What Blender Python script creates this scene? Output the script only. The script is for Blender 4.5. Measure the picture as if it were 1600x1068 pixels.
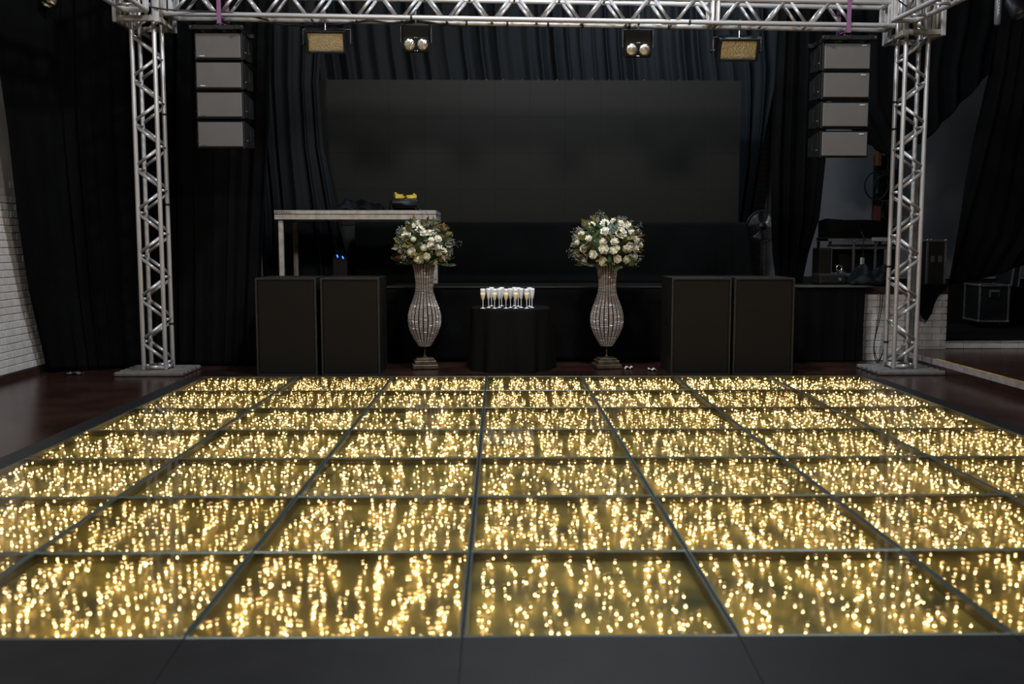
import bpy, math, random
from math import pi, sin, cos, radians as R
from mathutils import Vector, Matrix, Euler

# ------------------------------------------------------------------ scene, camera, light
for o in list(bpy.data.objects): bpy.data.objects.remove(o)
sc = bpy.context.scene
col = sc.collection
FPX, PITCH, YAW, HC = 1548.34, 0.099871, 0.012813, 1.473     # focal length in pixels of the 1600 px frame, eye height
cam_d = bpy.data.cameras.new('camera'); cam = bpy.data.objects.new('camera', cam_d); col.objects.link(cam)
cam_d.sensor_width = 36; cam_d.lens = FPX * 36 / 1600; cam_d.clip_end = 100
cam.location = (0, 0, HC); cam.rotation_euler = (pi/2 - PITCH, 0, -YAW)
cam_d.dof.use_dof = True; cam_d.dof.focus_distance = 11.6; cam_d.dof.aperture_fstop = 2.2
sc.camera = cam
w = bpy.data.worlds.new('world'); sc.world = w; w.use_nodes = True
w.node_tree.nodes['Background'].inputs[0].default_value = (0.60, 0.66, 0.78, 1)
w.node_tree.nodes['Background'].inputs[1].default_value = 0.03

def area(name, loc, target, size, power, color, spread=180):
    l = bpy.data.lights.new(name, 'AREA'); l.shape = 'DISK'; l.size = size; l.energy = power; l.color = color
    l.spread = R(spread)
    o = bpy.data.objects.new(name, l); col.objects.link(o); o.location = loc
    o.rotation_euler = (Vector(target) - Vector(loc)).to_track_quat('-Z', 'Y').to_euler()
    return o
# high bay lamps of the hall, under the roof in front of and above the truss
area('hall_lamp', (0.4, 8.6, 7.2), (0.2, 11.0, 0.5), 0.8, 330, (0.93, 0.96, 1.0))
area('hall_lamp', (-2.5, 1.5, 7.2), (-2.0, 8.0, 0.5), 1.2, 260, (1.0, 0.95, 0.90))
area('hall_lamp', (3.5, 1.5, 7.2), (3.0, 8.0, 0.5), 1.2, 260, (1.0, 0.95, 0.90))
area('stage_lamp', (2.6, 13.2, 6.6), (2.4, 14.6, 2.5), 0.5, 120, (0.72, 0.88, 1.0))
sc.view_settings.view_transform = 'Standard'; sc.view_settings.look = 'None'
sc.view_settings.exposure = 0.0; sc.view_settings.gamma = 1.0
sc.view_settings.use_curve_mapping = False
try:
    sc.cycles.max_bounces = 6; sc.cycles.diffuse_bounces = 3; sc.cycles.glossy_bounces = 4
    sc.cycles.transparent_max_bounces = 16; sc.cycles.use_denoising = True
    sc.cycles.sample_clamp_indirect = 4.0; sc.cycles.caustics_reflective = False; sc.cycles.caustics_refractive = False
except Exception: pass

# ------------------------------------------------------------------ helpers
_fw = Vector((sin(YAW)*cos(PITCH), cos(YAW)*cos(PITCH), -sin(PITCH)))
_rt = Vector((cos(YAW), -sin(YAW), 0)); _up = _rt.cross(_fw)
def ray(px, py): return _fw + _rt*((px-800)/FPX) + _up*((534-py)/FPX)
def at(px, py, Y):
    d = ray(px, py); return Vector((0, 0, HC)) + d*(Y/d.y)
def gz(px, py, z=0.0):
    d = ray(px, py); return Vector((0, 0, HC)) + d*((z-HC)/d.z)

class MB:
    def __init__(s): s.v = []; s.f = []; s.m = []
    def add(s, vs, fs, mi=0):
        b = len(s.v); s.v += [tuple(p) for p in vs]
        for f in fs: s.f.append(tuple(i+b for i in f)); s.m.append(mi)
        return s
    def box(s, c, d, mi=0, rot=None):
        vs = [Vector((x*d[0]/2, y*d[1]/2, z*d[2]/2)) for x in (-1,1) for y in (-1,1) for z in (-1,1)]
        if rot is not None:
            m = Euler(rot).to_matrix(); vs = [m @ p for p in vs]
        vs = [p + Vector(c) for p in vs]
        return s.add(vs, [(0,1,3,2),(4,6,7,5),(0,4,5,1),(2,3,7,6),(0,2,6,4),(1,5,7,3)], mi)
    def bb(s, a, b, mi=0):
        return s.box([(a[i]+b[i])/2 for i in range(3)], [abs(b[i]-a[i]) for i in range(3)], mi)
    def rbox(s, c, d, r=0.01, mi=0, rot=None):           # box with chamfered edges
        hx, hy, hz = d[0]/2, d[1]/2, d[2]/2; r = min(r, hx*.9, hy*.9, hz*.9)
        m = Euler(rot).to_matrix() if rot is not None else Matrix.Identity(3)
        vs = []; idx = {}
        for x in (-1,1):
            for y in (-1,1):
                for z in (-1,1):
                    for k in range(3):
                        p = Vector((x*hx, y*hy, z*hz))
                        for j in range(3):
                            if j != k: p[j] -= (x,y,z)[j]*r
                        idx[(x,y,z,k)] = len(vs); vs.append(m @ p + Vector(c))
        fs = []
        for k in range(3):
            a, b = [j for j in range(3) if j != k]
            for sgn in (-1,1):
                q = []
                for sa, sb in ((-1,-1),(1,-1),(1,1),(-1,1)):
                    t = [0,0,0]; t[k] = sgn; t[a] = sa; t[b] = sb; q.append(idx[(t[0],t[1],t[2],k)])
                fs.append(tuple(q))
        for k in range(3):
            a, b = [j for j in range(3) if j != k]
            for sa in (-1,1):
                for sb in (-1,1):
                    q = []
                    for sk, f in ((-1,a),(1,a),(1,b),(-1,b)):
                        t = [0,0,0]; t[k] = sk; t[a] = sa; t[b] = sb; q.append(idx[(t[0],t[1],t[2],f)])
                    fs.append(tuple(q))
        for x in (-1,1):
            for y in (-1,1):
                for z in (-1,1): fs.append(tuple(idx[(x,y,z,k)] for k in range(3)))
        return s.add(vs, fs, mi)
    def tube(s, pts, r, n=8, mi=0, cap=True):
        pts = [Vector(p) for p in pts]; rs = r if isinstance(r, (list, tuple)) else [r]*len(pts)
        vs = []; prev = None
        for i, p in enumerate(pts):
            t = (pts[min(i+1, len(pts)-1)] - pts[max(i-1, 0)]).normalized()
            if prev is None:
                a = Vector((0,0,1)) if abs(t.z) < .9 else Vector((0,1,0)); nx = t.cross(a).normalized()
            else:
                nx = (prev - t*prev.dot(t)).normalized()
            prev = nx; ny = t.cross(nx)
            for k in range(n):
                a = 2*pi*k/n; vs.append(p + (nx*cos(a) + ny*sin(a))*rs[i])
        fs = []
        for i in range(len(pts)-1):
            for k in range(n):
                fs.append((i*n+k, i*n+(k+1)%n, (i+1)*n+(k+1)%n, (i+1)*n+k))
        if cap: fs += [tuple(range(n))[::-1], tuple(range((len(pts)-1)*n, len(pts)*n))]
        return s.add(vs, fs, mi)
    def lathe(s, prof, n=24, c=(0,0,0), mi=0, cap=True):
        vs = []; fs = []
        for r, z in prof:
            for k in range(n):
                a = 2*pi*k/n; vs.append((c[0]+r*cos(a), c[1]+r*sin(a), c[2]+z))
        for i in range(len(prof)-1):
            for k in range(n): fs.append((i*n+k, i*n+(k+1)%n, (i+1)*n+(k+1)%n, (i+1)*n+k))
        if cap:
            fs.append(tuple(range(n))[::-1]); fs.append(tuple(range((len(prof)-1)*n, len(prof)*n)))
        return s.add(vs, fs, mi)
    def grid(s, fn, nu, nv, mi=0):
        vs = [fn(i/nu, j/nv) for j in range(nv+1) for i in range(nu+1)]
        fs = [(j*(nu+1)+i, j*(nu+1)+i+1, (j+1)*(nu+1)+i+1, (j+1)*(nu+1)+i) for j in range(nv) for i in range(nu)]
        return s.add(vs, fs, mi)
    def ico(s, c, r, mi=0):
        t = (1+5**.5)/2; k = r/(1+t*t)**.5
        vs = [(-1,t,0),(1,t,0),(-1,-t,0),(1,-t,0),(0,-1,t),(0,1,t),(0,-1,-t),(0,1,-t),(t,0,-1),(t,0,1),(-t,0,-1),(-t,0,1)]
        fs = [(0,11,5),(0,5,1),(0,1,7),(0,7,10),(0,10,11),(1,5,9),(5,11,4),(11,10,2),(10,7,6),(7,1,8),(3,9,4),(3,4,2),(3,2,6),(3,6,8),(3,8,9),(4,9,5),(2,4,11),(6,2,10),(8,6,7),(9,8,1)]
        return s.add([(c[0]+x*k, c[1]+y*k, c[2]+z*k) for x,y,z in vs], fs, mi)
    def mesh(s, name, mats, smooth=False):
        me = bpy.data.meshes.new(name); me.from_pydata(s.v, [], s.f)
        for m in (mats if isinstance(mats, (list, tuple)) else [mats]): me.materials.append(m)
        me.polygons.foreach_set('material_index', s.m)
        if smooth: me.polygons.foreach_set('use_smooth', [True]*len(s.f))
        me.update(); return me
    def build(s, name, mats, parent=None, smooth=False):
        return link(name, s.mesh(name, mats, smooth), parent)

def link(name, me, parent=None, loc=None, rot=None, scale=None):
    o = bpy.data.objects.new(name, me); col.objects.link(o)
    if parent is not None: o.parent = parent
    if loc is not None: o.location = loc
    if rot is not None: o.rotation_euler = rot
    if scale is not None: o.scale = scale if isinstance(scale, (list, tuple)) else (scale,)*3
    return o
def tag(o, label, cat, group=None):
    o['label'] = label; o['category'] = cat
    if group: o['group'] = group
    return o
def thing(name, label, cat, loc=(0,0,0), rot=(0,0,0), group=None):
    o = bpy.data.objects.new(name, None); col.objects.link(o); o.empty_display_size = .05
    o.location = loc; o.rotation_euler = rot
    return tag(o, label, cat, group)
def struct(o, label=None):
    o['kind'] = 'structure'
    if label: o['label'] = label
    return o
def stuff(o, label=None):
    o['kind'] = 'stuff'
    if label: o['label'] = label
    return o
def bevel(o, wd=.004, seg=2):
    m = o.modifiers.new('bevel', 'BEVEL'); m.width = wd; m.segments = seg; m.limit_method = 'ANGLE'
    return o

# ------------------------------------------------------------------ materials
def mat(name, c, rough=.5, metal=0., bump=0., bscale=40., var=0., vscale=6., c2=None, spec=.5, emit=None, estr=0., trans=0., coat=0., sheen=0., stretch=None, detail=4):
    m = bpy.data.materials.new(name); m.use_nodes = True; nt = m.node_tree; p = nt.nodes['Principled BSDF']
    p.inputs['Base Color'].default_value = (*c, 1); p.inputs['Roughness'].default_value = rough
    p.inputs['Metallic'].default_value = metal; p.inputs['Specular IOR Level'].default_value = spec
    if trans: p.inputs['Transmission Weight'].default_value = trans
    if coat: p.inputs['Coat Weight'].default_value = coat
    if sheen:
        p.inputs['Sheen Weight'].default_value = sheen; p.inputs['Sheen Roughness'].default_value = .4
    if emit: p.inputs['Emission Color'].default_value = (*emit, 1); p.inputs['Emission Strength'].default_value = estr
    if var or bump or c2:
        tc = nt.nodes.new('ShaderNodeTexCoord'); mp = nt.nodes.new('ShaderNodeMapping'); nt.links.new(tc.outputs['Object'], mp.inputs[0])
        if stretch: mp.inputs['Scale'].default_value = stretch
    if var or c2:
        n = nt.nodes.new('ShaderNodeTexNoise'); n.inputs['Scale'].default_value = vscale; n.inputs['Detail'].default_value = detail
        nt.links.new(mp.outputs[0], n.inputs['Vector'])
        r = nt.nodes.new('ShaderNodeValToRGB'); nt.links.new(n.outputs['Fac'], r.inputs[0])
        a = c if c2 else tuple(x*(1-var) for x in c); b = c2 if c2 else tuple(min(1, x*(1+var)) for x in c)
        r.color_ramp.elements[0].position = .35; r.color_ramp.elements[1].position = .65
        r.color_ramp.elements[0].color = (*a, 1); r.color_ramp.elements[1].color = (*b, 1)
        nt.links.new(r.outputs[0], p.inputs['Base Color'])
    if bump:
        n2 = nt.nodes.new('ShaderNodeTexNoise'); n2.inputs['Scale'].default_value = bscale; n2.inputs['Detail'].default_value = 3
        nt.links.new(mp.outputs[0], n2.inputs['Vector'])
        b = nt.nodes.new('ShaderNodeBump'); b.inputs['Strength'].default_value = bump; b.inputs['Distance'].default_value = .02
        nt.links.new(n2.outputs['Fac'], b.inputs['Height']); nt.links.new(b.outputs[0], p.inputs['Normal'])
    return m
M = {}
M['alu'] = mat('aluminium', (.58,.57,.575), .36, .45, var=.12, vscale=9)
M['alu_dull'] = mat('aluminium_dull', (.40,.375,.335), .5, .3, var=.18, vscale=14)
M['alu_dark'] = mat('aluminium_worn', (.13,.13,.13), .5, .4, var=.2, vscale=20)
M['foot_metal'] = mat('grey_foot_tubes', (.17,.168,.165), .5, .3, var=.2, vscale=12)
M['cloth'] = mat('black_drape', (.0040,.0042,.0046), .9, var=.15, vscale=3, bump=.15, bscale=120, spec=.04)
M['cloth_blue'] = mat('blue_black_satin', (.0040,.0054,.0070), .6, var=.12, vscale=3, bump=.1, bscale=90, spec=.12)
M['cloth_table'] = mat('black_tablecloth', (.0055,.0052,.005), .8, bump=.1, bscale=150, spec=.08)
M['screen'] = mat('screen_face', (.0072,.0072,.0070), .45, spec=.16, var=.04, vscale=2)
M['floor'] = mat('red_brown_floor', (.030,.014,.011), .22, var=.35, vscale=2.2, bump=.03, bscale=8, spec=.4)
M['ramp'] = mat('charcoal_border', (.0125,.013,.015), .5, var=.12, vscale=7, bump=.04, bscale=60, spec=.2)
M['frame'] = mat('panel_frame', (.10,.125,.115), .38, .6, var=.1, vscale=30)
M['tray'] = mat('tray_wall', (.055,.048,.024), .45, .3)
M['tray_base'] = mat('gold_tray', (.38,.275,.064), .42, .40, c2=(.062,.060,.026), vscale=3.6, detail=2)
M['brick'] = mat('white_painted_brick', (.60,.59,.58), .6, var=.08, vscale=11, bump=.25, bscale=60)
M['mortar'] = mat('painted_mortar', (.54,.53,.52), .75, var=.1, vscale=15, bump=.2, bscale=80)
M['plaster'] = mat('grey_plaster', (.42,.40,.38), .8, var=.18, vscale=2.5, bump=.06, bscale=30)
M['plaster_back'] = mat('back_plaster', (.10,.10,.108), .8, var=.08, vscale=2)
M['dark'] = mat('dark_interior', (.010,.0085,.0075), .9, var=.1, spec=.05)
M['wood'] = mat('dark_red_wood', (.035,.017,.013), .5, var=.3, vscale=5, stretch=(1,8,8))
M['black'] = mat('black_plastic', (.007,.007,.007), .45, spec=.3)
M['black_paint'] = mat('black_cabinet_paint', (.010,.0095,.0085), .5, bump=.25, bscale=220, spec=.3)
M['grille'] = mat('brown_black_grille', (.0085,.0068,.0046), .65, var=.08, vscale=3, bump=.3, bscale=500, spec=.15)
M['grille_grey'] = mat('grey_speaker_grille', (.115,.110,.107), .65, var=.05, vscale=4, bump=.35, bscale=500)
M['edge'] = mat('worn_edge', (.030,.026,.020), .5, var=.5, vscale=25)
M['yellow'] = mat('yellow_plastic', (.75,.52,.02), .4, var=.1, vscale=20)
M['yellow_line'] = mat('yellow_paint', (.45,.30,.05), .6, var=.4, vscale=9)
M['white_edge'] = mat('step_edge_paint', (.30,.27,.26), .7, var=.2, vscale=12)
M['purple'] = mat('purple_strap', (.22,.09,.20), .7, bump=.2, bscale=200)
M['chrome'] = mat('steel', (.75,.75,.75), .2, 1.)
M['white_print'] = mat('pale_badge', (.55,.55,.55), .5)
M['ink'] = mat('black_ink', (.008,.008,.008), .6)
M['cable'] = mat('black_cable', (.010,.010,.010), .5)
M['blue_led'] = mat('blue_indicator', (.0,.0,.05), .4, emit=(.02,.08,1.), estr=9)
M['rose'] = mat('white_rose', (.88,.88,.78), .6, c2=(.93,.93,.88), vscale=30)
M['rose_core'] = mat('cream_rose_heart', (.86,.82,.60), .6)
M['leaf_g'] = mat('dark_green_leaf', (.035,.065,.016), .45, var=.3, vscale=25)
M['leaf_o'] = mat('olive_leaf', (.14,.125,.022), .5, var=.3, vscale=25)
M['leaf_b'] = mat('bronze_leaf', (.17,.085,.022), .5, var=.3, vscale=25)
M['sprig'] = mat('grey_white_filler', (.42,.42,.40), .7)
M['stem'] = mat('filler_stem', (.09,.085,.07), .7)
M['bead'] = mat('crystal_bead', (.52,.47,.45), .30, .2, var=.25, vscale=60)
M['wire'] = mat('vase_wire', (.030,.017,.010), .7, .0, spec=.2)
M['bronze'] = mat('bronze_base', (.085,.065,.042), .45, .4, var=.4, vscale=15)
M['flute'] = mat('milky_acrylic', (.84,.84,.86), .25, spec=.5)
M['drink'] = mat('champagne_acrylic', (.86,.77,.50), .25)
M['print'] = mat('flute_print', (.75,.35,.22), .5, c2=(.70,.72,.60), vscale=90)
M['print_grey'] = mat('flute_print_grey', (.40,.42,.42), .5, c2=(.66,.68,.68), vscale=90)
M['orange'] = mat('orange_plastic', (.14,.045,.006), .5)
M['red'] = mat('dark_red_paint', (.05,.006,.005), .5)
M['reflector'] = mat('hammered_reflector', (.80,.72,.55), .30, 1., bump=.6, bscale=60)
M['lens'] = mat('lamp_lens', (.80,.78,.72), .16, .9, bump=.5, bscale=45)
M['board'] = mat('dim_tan_board', (.045,.040,.030), .6, var=.2, vscale=8)
M['edge_grey'] = mat('dim_grey_metal', (.055,.055,.056), .5, .2, var=.15, vscale=8)
M['tape'] = mat('black_tape', (.01,.01,.01), .5)
M['litter'] = mat('scrap_paper', (.45,.44,.42), .7)
M['plastic'] = mat('grey_clear_plastic', (.10,.10,.11), .25)
M['bulb'] = mat('warm_bulb', (1,.8,.5), .4, emit=(1.0,.63,.24), estr=12.5)

def glass_mat(name, haze):
    m = bpy.data.materials.new(name); m.use_nodes = True; nt = m.node_tree; nt.nodes.clear()
    o = nt.nodes.new('ShaderNodeOutputMaterial'); mx = nt.nodes.new('ShaderNodeMixShader'); mh = nt.nodes.new('ShaderNodeMixShader')
    t = nt.nodes.new('ShaderNodeBsdfTransparent'); g = nt.nodes.new('ShaderNodeBsdfGlossy'); f = nt.nodes.new('ShaderNodeFresnel')
    h = nt.nodes.new('ShaderNodeBsdfRefraction'); h.inputs['IOR'].default_value = 1.22; h.inputs['Roughness'].default_value = .52; h.inputs[0].default_value = (.95,.95,.9,1)
    t.inputs[0].default_value = (.93,.96,.93,1); g.inputs['Roughness'].default_value = .04; f.inputs['IOR'].default_value = 1.33
    ml = nt.nodes.new('ShaderNodeMath'); ml.operation = 'MULTIPLY'; ml.inputs[1].default_value = .75
    mh.inputs[0].default_value = haze
    nt.links.new(t.outputs[0], mh.inputs[1]); nt.links.new(h.outputs[0], mh.inputs[2])
    nt.links.new(f.outputs[0], ml.inputs[0]); nt.links.new(ml.outputs[0], mx.inputs[0])
    nt.links.new(mh.outputs[0], mx.inputs[1]); nt.links.new(g.outputs[0], mx.inputs[2]); nt.links.new(mx.outputs[0], o.inputs[0])
    return m
def clear_mat():
    m2 = bpy.data.materials.new('glass_inner_face'); m2.use_nodes = True; nt = m2.node_tree; nt.nodes.clear()
    o = nt.nodes.new('ShaderNodeOutputMaterial'); t = nt.nodes.new('ShaderNodeBsdfTransparent'); t.inputs[0].default_value = (.98,.99,.98,1)
    nt.links.new(t.outputs[0], o.inputs[0])
    return m2
HAZE = [glass_mat('floor_glass_clear', .10), glass_mat('floor_glass_dusty', .24), glass_mat('floor_glass_hazy', .40)]
M['glass_in'] = clear_mat()
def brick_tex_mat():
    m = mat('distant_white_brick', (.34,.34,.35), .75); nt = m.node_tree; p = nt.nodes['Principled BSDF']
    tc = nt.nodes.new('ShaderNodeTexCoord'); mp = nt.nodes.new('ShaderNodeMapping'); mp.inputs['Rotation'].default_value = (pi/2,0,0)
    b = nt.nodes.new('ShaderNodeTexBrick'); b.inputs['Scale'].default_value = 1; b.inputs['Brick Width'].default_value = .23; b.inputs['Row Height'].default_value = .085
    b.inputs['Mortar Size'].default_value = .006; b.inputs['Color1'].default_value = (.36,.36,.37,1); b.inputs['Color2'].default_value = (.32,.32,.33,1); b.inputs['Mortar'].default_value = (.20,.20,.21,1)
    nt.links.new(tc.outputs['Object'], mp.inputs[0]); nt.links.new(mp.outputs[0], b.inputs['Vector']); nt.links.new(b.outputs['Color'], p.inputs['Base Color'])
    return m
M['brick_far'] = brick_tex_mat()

# ------------------------------------------------------------------ the room
XL, XS, XE, YB, YS, ZS = -5.26, 4.98, 5.60, 16.2, 12.30, 0.925   # left wall, right step edge, stage end, back wall, stage front, stage height
struct(MB().bb((XL-.2,-3,-.12),(XS,YS+.1,0)).build('floor', M['floor']), 'dark reddish brown polished hall floor')
struct(MB().bb((XL-.25,-3,0),(XL,YB+.2,7.8)).build('wall_left', [M['mortar']]), 'white painted brick and plaster wall at the left')
wl = bpy.data.objects['wall_left']
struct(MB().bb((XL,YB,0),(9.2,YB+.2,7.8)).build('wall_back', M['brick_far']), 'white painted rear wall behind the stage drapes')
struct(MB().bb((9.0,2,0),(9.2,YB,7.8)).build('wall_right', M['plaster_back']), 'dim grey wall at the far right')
struct(MB().bb((XL,-3,7.8),(9.2,YB+.2,8.0)).build('ceiling', M['dark']), 'dark hall ceiling')
# plaster above the brick on the left wall
o = MB().grid(lambda u,v: (XL+.012, 8.8+3.5*u, 2.02+.10*sin(u*9)*(1-v)+5.7*v), 16, 4).build('plaster', M['plaster'], wl)
# bricks of the left wall, the seen ones singly
bw, bh, gp = .218, .073, .006
bm_ = MB().rbox((0,0,0),(.016,bw,bh),.005).mesh('brick', M['brick'])
random.seed(4)
rest = MB()
for r in range(26):
    for c in range(-24, 22):
        y = 9.0 + (c + .5*(r % 2))*(bw+gp); z = .075 + (r+.5)*(bh+gp)
        if y > 15.8 or y < 4: continue
        if 9.75 < y < 12.1:
            link('brick', bm_, wl, (XL+.004+random.uniform(-.003,.003), y, z))
        else: rest.box((XL+.004+random.uniform(-.003,.003), y, z),(.03,bw,bh))
stuff(rest.build('brick_courses', M['brick'], wl))
struct(MB().bb((XL,4,0),(XL+.03,YS,.075)).build('baseboard_left', M['wood']), 'dark wooden baseboard under the left brick wall')

# right raised floor with painted step edge
pl = struct(MB().bb((XS,2,0),(9.0,YS+.1,.15)).build('floor_right', M['floor']), 'low raised floor at the right with a painted step edge')
MB().bb((XS-.006,2,.085),(XS,YS,.151)).build('step_edge', M['white_edge'], pl)
MB().bb((XS+.005,2,.1505),(XS+.03,11.2,.153)).build('yellow_line', M['yellow_line'], pl)

# stage block
st = struct(MB().bb((XL,YS+.06,0),(XE,YB,ZS-.012)).build('stage', M['dark']), 'waist high stage across the back of the hall')
MB().bb((XL,YS-.02,ZS-.085),(XE,YS+.06,ZS)).build('stage_lip', M['wood'], st)
MB().bb((XL,YS+.06,ZS-.012),(XE,YB,ZS)).build('stage_top', M['dark'], st)
MB().bb((4.0,YS+.02,0),(XE,YS+.06,ZS-.085)).build('mortar', M['mortar'], st)
bs = MB().rbox((0,0,0),(.228,.03,.081),.006).mesh('brick', M['brick'])
for r in range(10):
    for c in range(8):
        x = 4.03 + (c+.5*(r % 2))*.2315
        wd = 1.0
        if x+.1125 > XE: wd = max(.2, (XE-x+.1125)/.225); x = XE - wd*.1125
        link('brick', bs, st, (x, YS+.012+random.uniform(-.002,.002), .042+r*.084), scale=(wd,1,1))
# recess at the right of the stage: sill of bricks, floor and dark lining
rc = struct(MB().bb((XE,YS+.03,0),(9.0,YB,.225)).build('floor_recess', M['dark']), 'dark recess floor beside the stage')
for c in range(14): link('brick', bs, rc, (XE+.1125+c*.2315, YS+.012, .192+random.uniform(-.001,.001)))
MB().bb((XE,YS-.01,.225),(9.0,YS+.1,.24)).build('sill', M['white_edge'], rc)
struct(MB().bb((XE-.02,YS+.0,.24),(XE,YB,ZS-.1)).build('wall_recess', M['dark']), 'dark side of the stage recess')
struct(MB().bb((XE+.0,15.3,.225),(9.0,15.4,.92)).build('wall_recess_back', M['dark']), 'dark rear of the stage recess')
# plain grey plaster field behind the equipment corner
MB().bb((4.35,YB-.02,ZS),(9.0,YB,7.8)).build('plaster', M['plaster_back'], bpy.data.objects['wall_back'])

# ------------------------------------------------------------------ dance floor
FX, FY, FZ, ND = -3.135, 3.452, .06, 7
df = thing('dance_floor', 'square dance floor of glass panels lit from below by warm fairy lights', 'dance floor', (FX+3.5, FY+3.5, 0))
def frame_mesh():
    b = MB(); h = .5-.0015; fr = .015
    for sx, sy, dx, dy in ((0,-1,2*h,fr),(0,1,2*h,fr),(-1,0,fr,2*h-2*fr),(1,0,fr,2*h-2*fr)):
        b.rbox((sx*(h-fr/2), sy*(h-fr/2), -.025),(dx,dy,.050),.003,0)
    q = h-fr-.0005
    b.add([(-q,-q,-.046),(q,-q,-.046),(q,q,-.046),(-q,q,-.046)], [(0,1,2,3)], 2)
    for a, c in (((-q,-q),(q,-q)),((q,-q),(q,q)),((q,q),(-q,q)),((-q,q),(-q,-q))):
        b.add([(*a,-.046),(*c,-.046),(*c,-.008),(*a,-.008)], [(0,1,2,3)], 1)
    return b.mesh('panel', [M['frame'], M['tray'], M['tray_base']])
def glass_mesh(m):
    q = .5-.0155; b = MB()
    b.box((0,0,-.005),(2*q,2*q,.008),1); b.m[-1] = 0
    return b.mesh('glass_pane', [m, M['glass_in']])
def bulbs_mesh(seed, n_str):
    rd = random.Random(seed); b = MB(); q = .476
    for k in range(n_str):
        x = -q + 2*q*(k+.5)/n_str + rd.uniform(-.02,.02); y = -q + rd.uniform(0,.05); drift = rd.uniform(-.06,.06); ph = rd.uniform(0,6)
        while y < q:
            z = -.040 + .028*rd.random()**1.8
            xx = x + drift*(y+q) + .018*sin(y*13+ph) + rd.uniform(-.020,.020)
            xx = max(-q, min(q, xx))
            if rd.random() > .10:
                b.ico((xx, y, z), rd.choice((.0042,.0049,.0057,.0066)))
            if rd.random() < .10: b.ico((max(-q,min(q,xx+rd.uniform(-.025,.025))), min(q,y+rd.uniform(.008,.02)), -.041), .0038)
            y += rd.uniform(.050,.098) if rd.random() > .12 else .03
    return b.mesh('fairy_lights', M['bulb'])
fm, gms = frame_mesh(), [glass_mesh(m) for m in HAZE]
bulbs = [bulbs_mesh(100+i, n) for i, n in enumerate((15,17,16,18,14,16,17,19))]
random.seed(11)
for r in range(7):
    for c in range(7):
        p = link('panel', fm, df, (c-3.0, r-3.0, FZ))
        link('glass_pane', random.choices(gms, (3,4,3))[0], p)
        stuff(link('fairy_lights', random.choice(bulbs), p, rot=(0,0,random.choice((0,pi)))))
def ramp(name, a, b, out, parent):      # wedge from inner edge a-b to the ground at distance 'out'
    a = Vector(a); b = Vector(b); n = Vector(out)
    zt = Vector((0,0,FZ-.002)); lo = Vector((0,0,.012)); g = Vector((0,0,0))
    vs = [a+zt, b+zt, b+n+lo, a+n+lo, a+g, b+g, b+n+g, a+n+g]
    MB().add(vs, [(0,1,2,3),(4,7,6,5),(0,4,5,1),(3,2,6,7),(0,3,7,4),(1,5,6,2)]).build(name, M['ramp'], parent)
for k in range(7):
    g_ = .0012
    ramp('border_ramp', (-3.503,-3.5+k+g_,0), (-3.503,-3.5+k+1-g_,0), (-.27,0,0), df)
    ramp('border_ramp', (3.503,-3.5+k+g_,0), (3.503,-3.5+k+1-g_,0), (.27,0,0), df)
    ramp('border_ramp', (-3.5+k+g_,-3.503,0), (-3.5+k+1-g_,-3.503,0), (0,-.62,0), df)
ramp('border_ramp', (-3.503-.27,-3.503,0), (-3.503,-3.503,0), (0,-.62,0), df)
ramp('border_ramp', (3.503,-3.503,0), (3.503+.27,-3.503,0), (0,-.62,0), df)
MB().bb((-3.5,3.502,0),(3.5,3.53,FZ-.002)).build('back_edge', M['ramp'], df)

# ------------------------------------------------------------------ truss
CR, BRR, CC = .0255, .0185, .245
def unit_tube(r, n, name):      # along +Z, length 1
    return MB().tube([(0,0,0),(0,0,1)], r, n).mesh(name, M['alu'], True)
_chords = {}
def bar(name, a, b, r, parent, m=None, n=10):
    a = Vector(a); b = Vector(b); key = (r, n, m.name if m else '')
    if key not in _chords:
        me = MB().tube([(0,0,0),(0,0,1)], r, n).mesh(name, m or M['alu'])
        for p in me.polygons: p.use_smooth = len(p.vertices) == 4
        _chords[key] = me
    d = b-a
    o = link(name, _chords[key], parent, a, d.to_track_quat('Z','Y').to_euler(), (1,1,d.length))
    return o
def tower(label, pxf, pxr, z0, period, mirror, ztop):
    Yf = 11.12
    xc = (at(pxf,562,Yf).x + at(pxr,562,Yf).x)/2; h = CC/2; yc = Yf+h
    t = thing('truss_tower', label, 'truss tower', (xc, yc, 0), group='truss towers')
    zb = .055
    for sx in (-1,1):
        for sy in (-1,1):
            bar('chord', (sx*h,sy*h,zb), (sx*h,sy*h,ztop), CR, t)
    s = 1 if mirror else -1                       # outer chord side
    k = -1
    while True:
        z = z0 - k*period
        if z - .20 < zb: break
        for sy in (-1,1):                          # front and rear faces in step
            if z+.0 < ztop:
                bar('brace', (s*h,sy*h,z), (-s*h,sy*h,z-.185), BRR, t, n=8)
            if z-.43 > zb and z-.25 < ztop: bar('brace', (-s*h,sy*h,z-.25), (s*h,sy*h,z-.43), BRR, t, n=8)
        for sx in (-1,1):
            zz = z-.465 if sx == s else z-.2175
            if zb+.04 < zz < ztop: bar('cross_brace', (sx*h,-h,zz), (sx*h,h,zz), .015, t, n=8)
        k += 1
    for sx in (-1,1):
        bar('base_rail', (sx*h,-h,.078), (sx*h,h,.078), .022, t); bar('base_rail', (-h,sx*h,.078), (h,sx*h,.078), .022, t)
    bp = MB()                                      # ladder foot of parallel tubes
    for y in (-.30,-.15,.0,.15,.30): bp.rbox((0,y,.025),(.76,.095,.048),.012)
    bp.rbox((0,0,.012),(.10,.6,.02),.004)
    bp.build('base_plate', M['foot_metal'], t)
    return t
zL0 = at(203,56,11.12).z; pL = (zL0 - at(222,536.4,11.12).z)/7
zR0 = at(1445,60,11.12).z; pR = (zR0 - at(1430,539,11.12).z)/7
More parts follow.
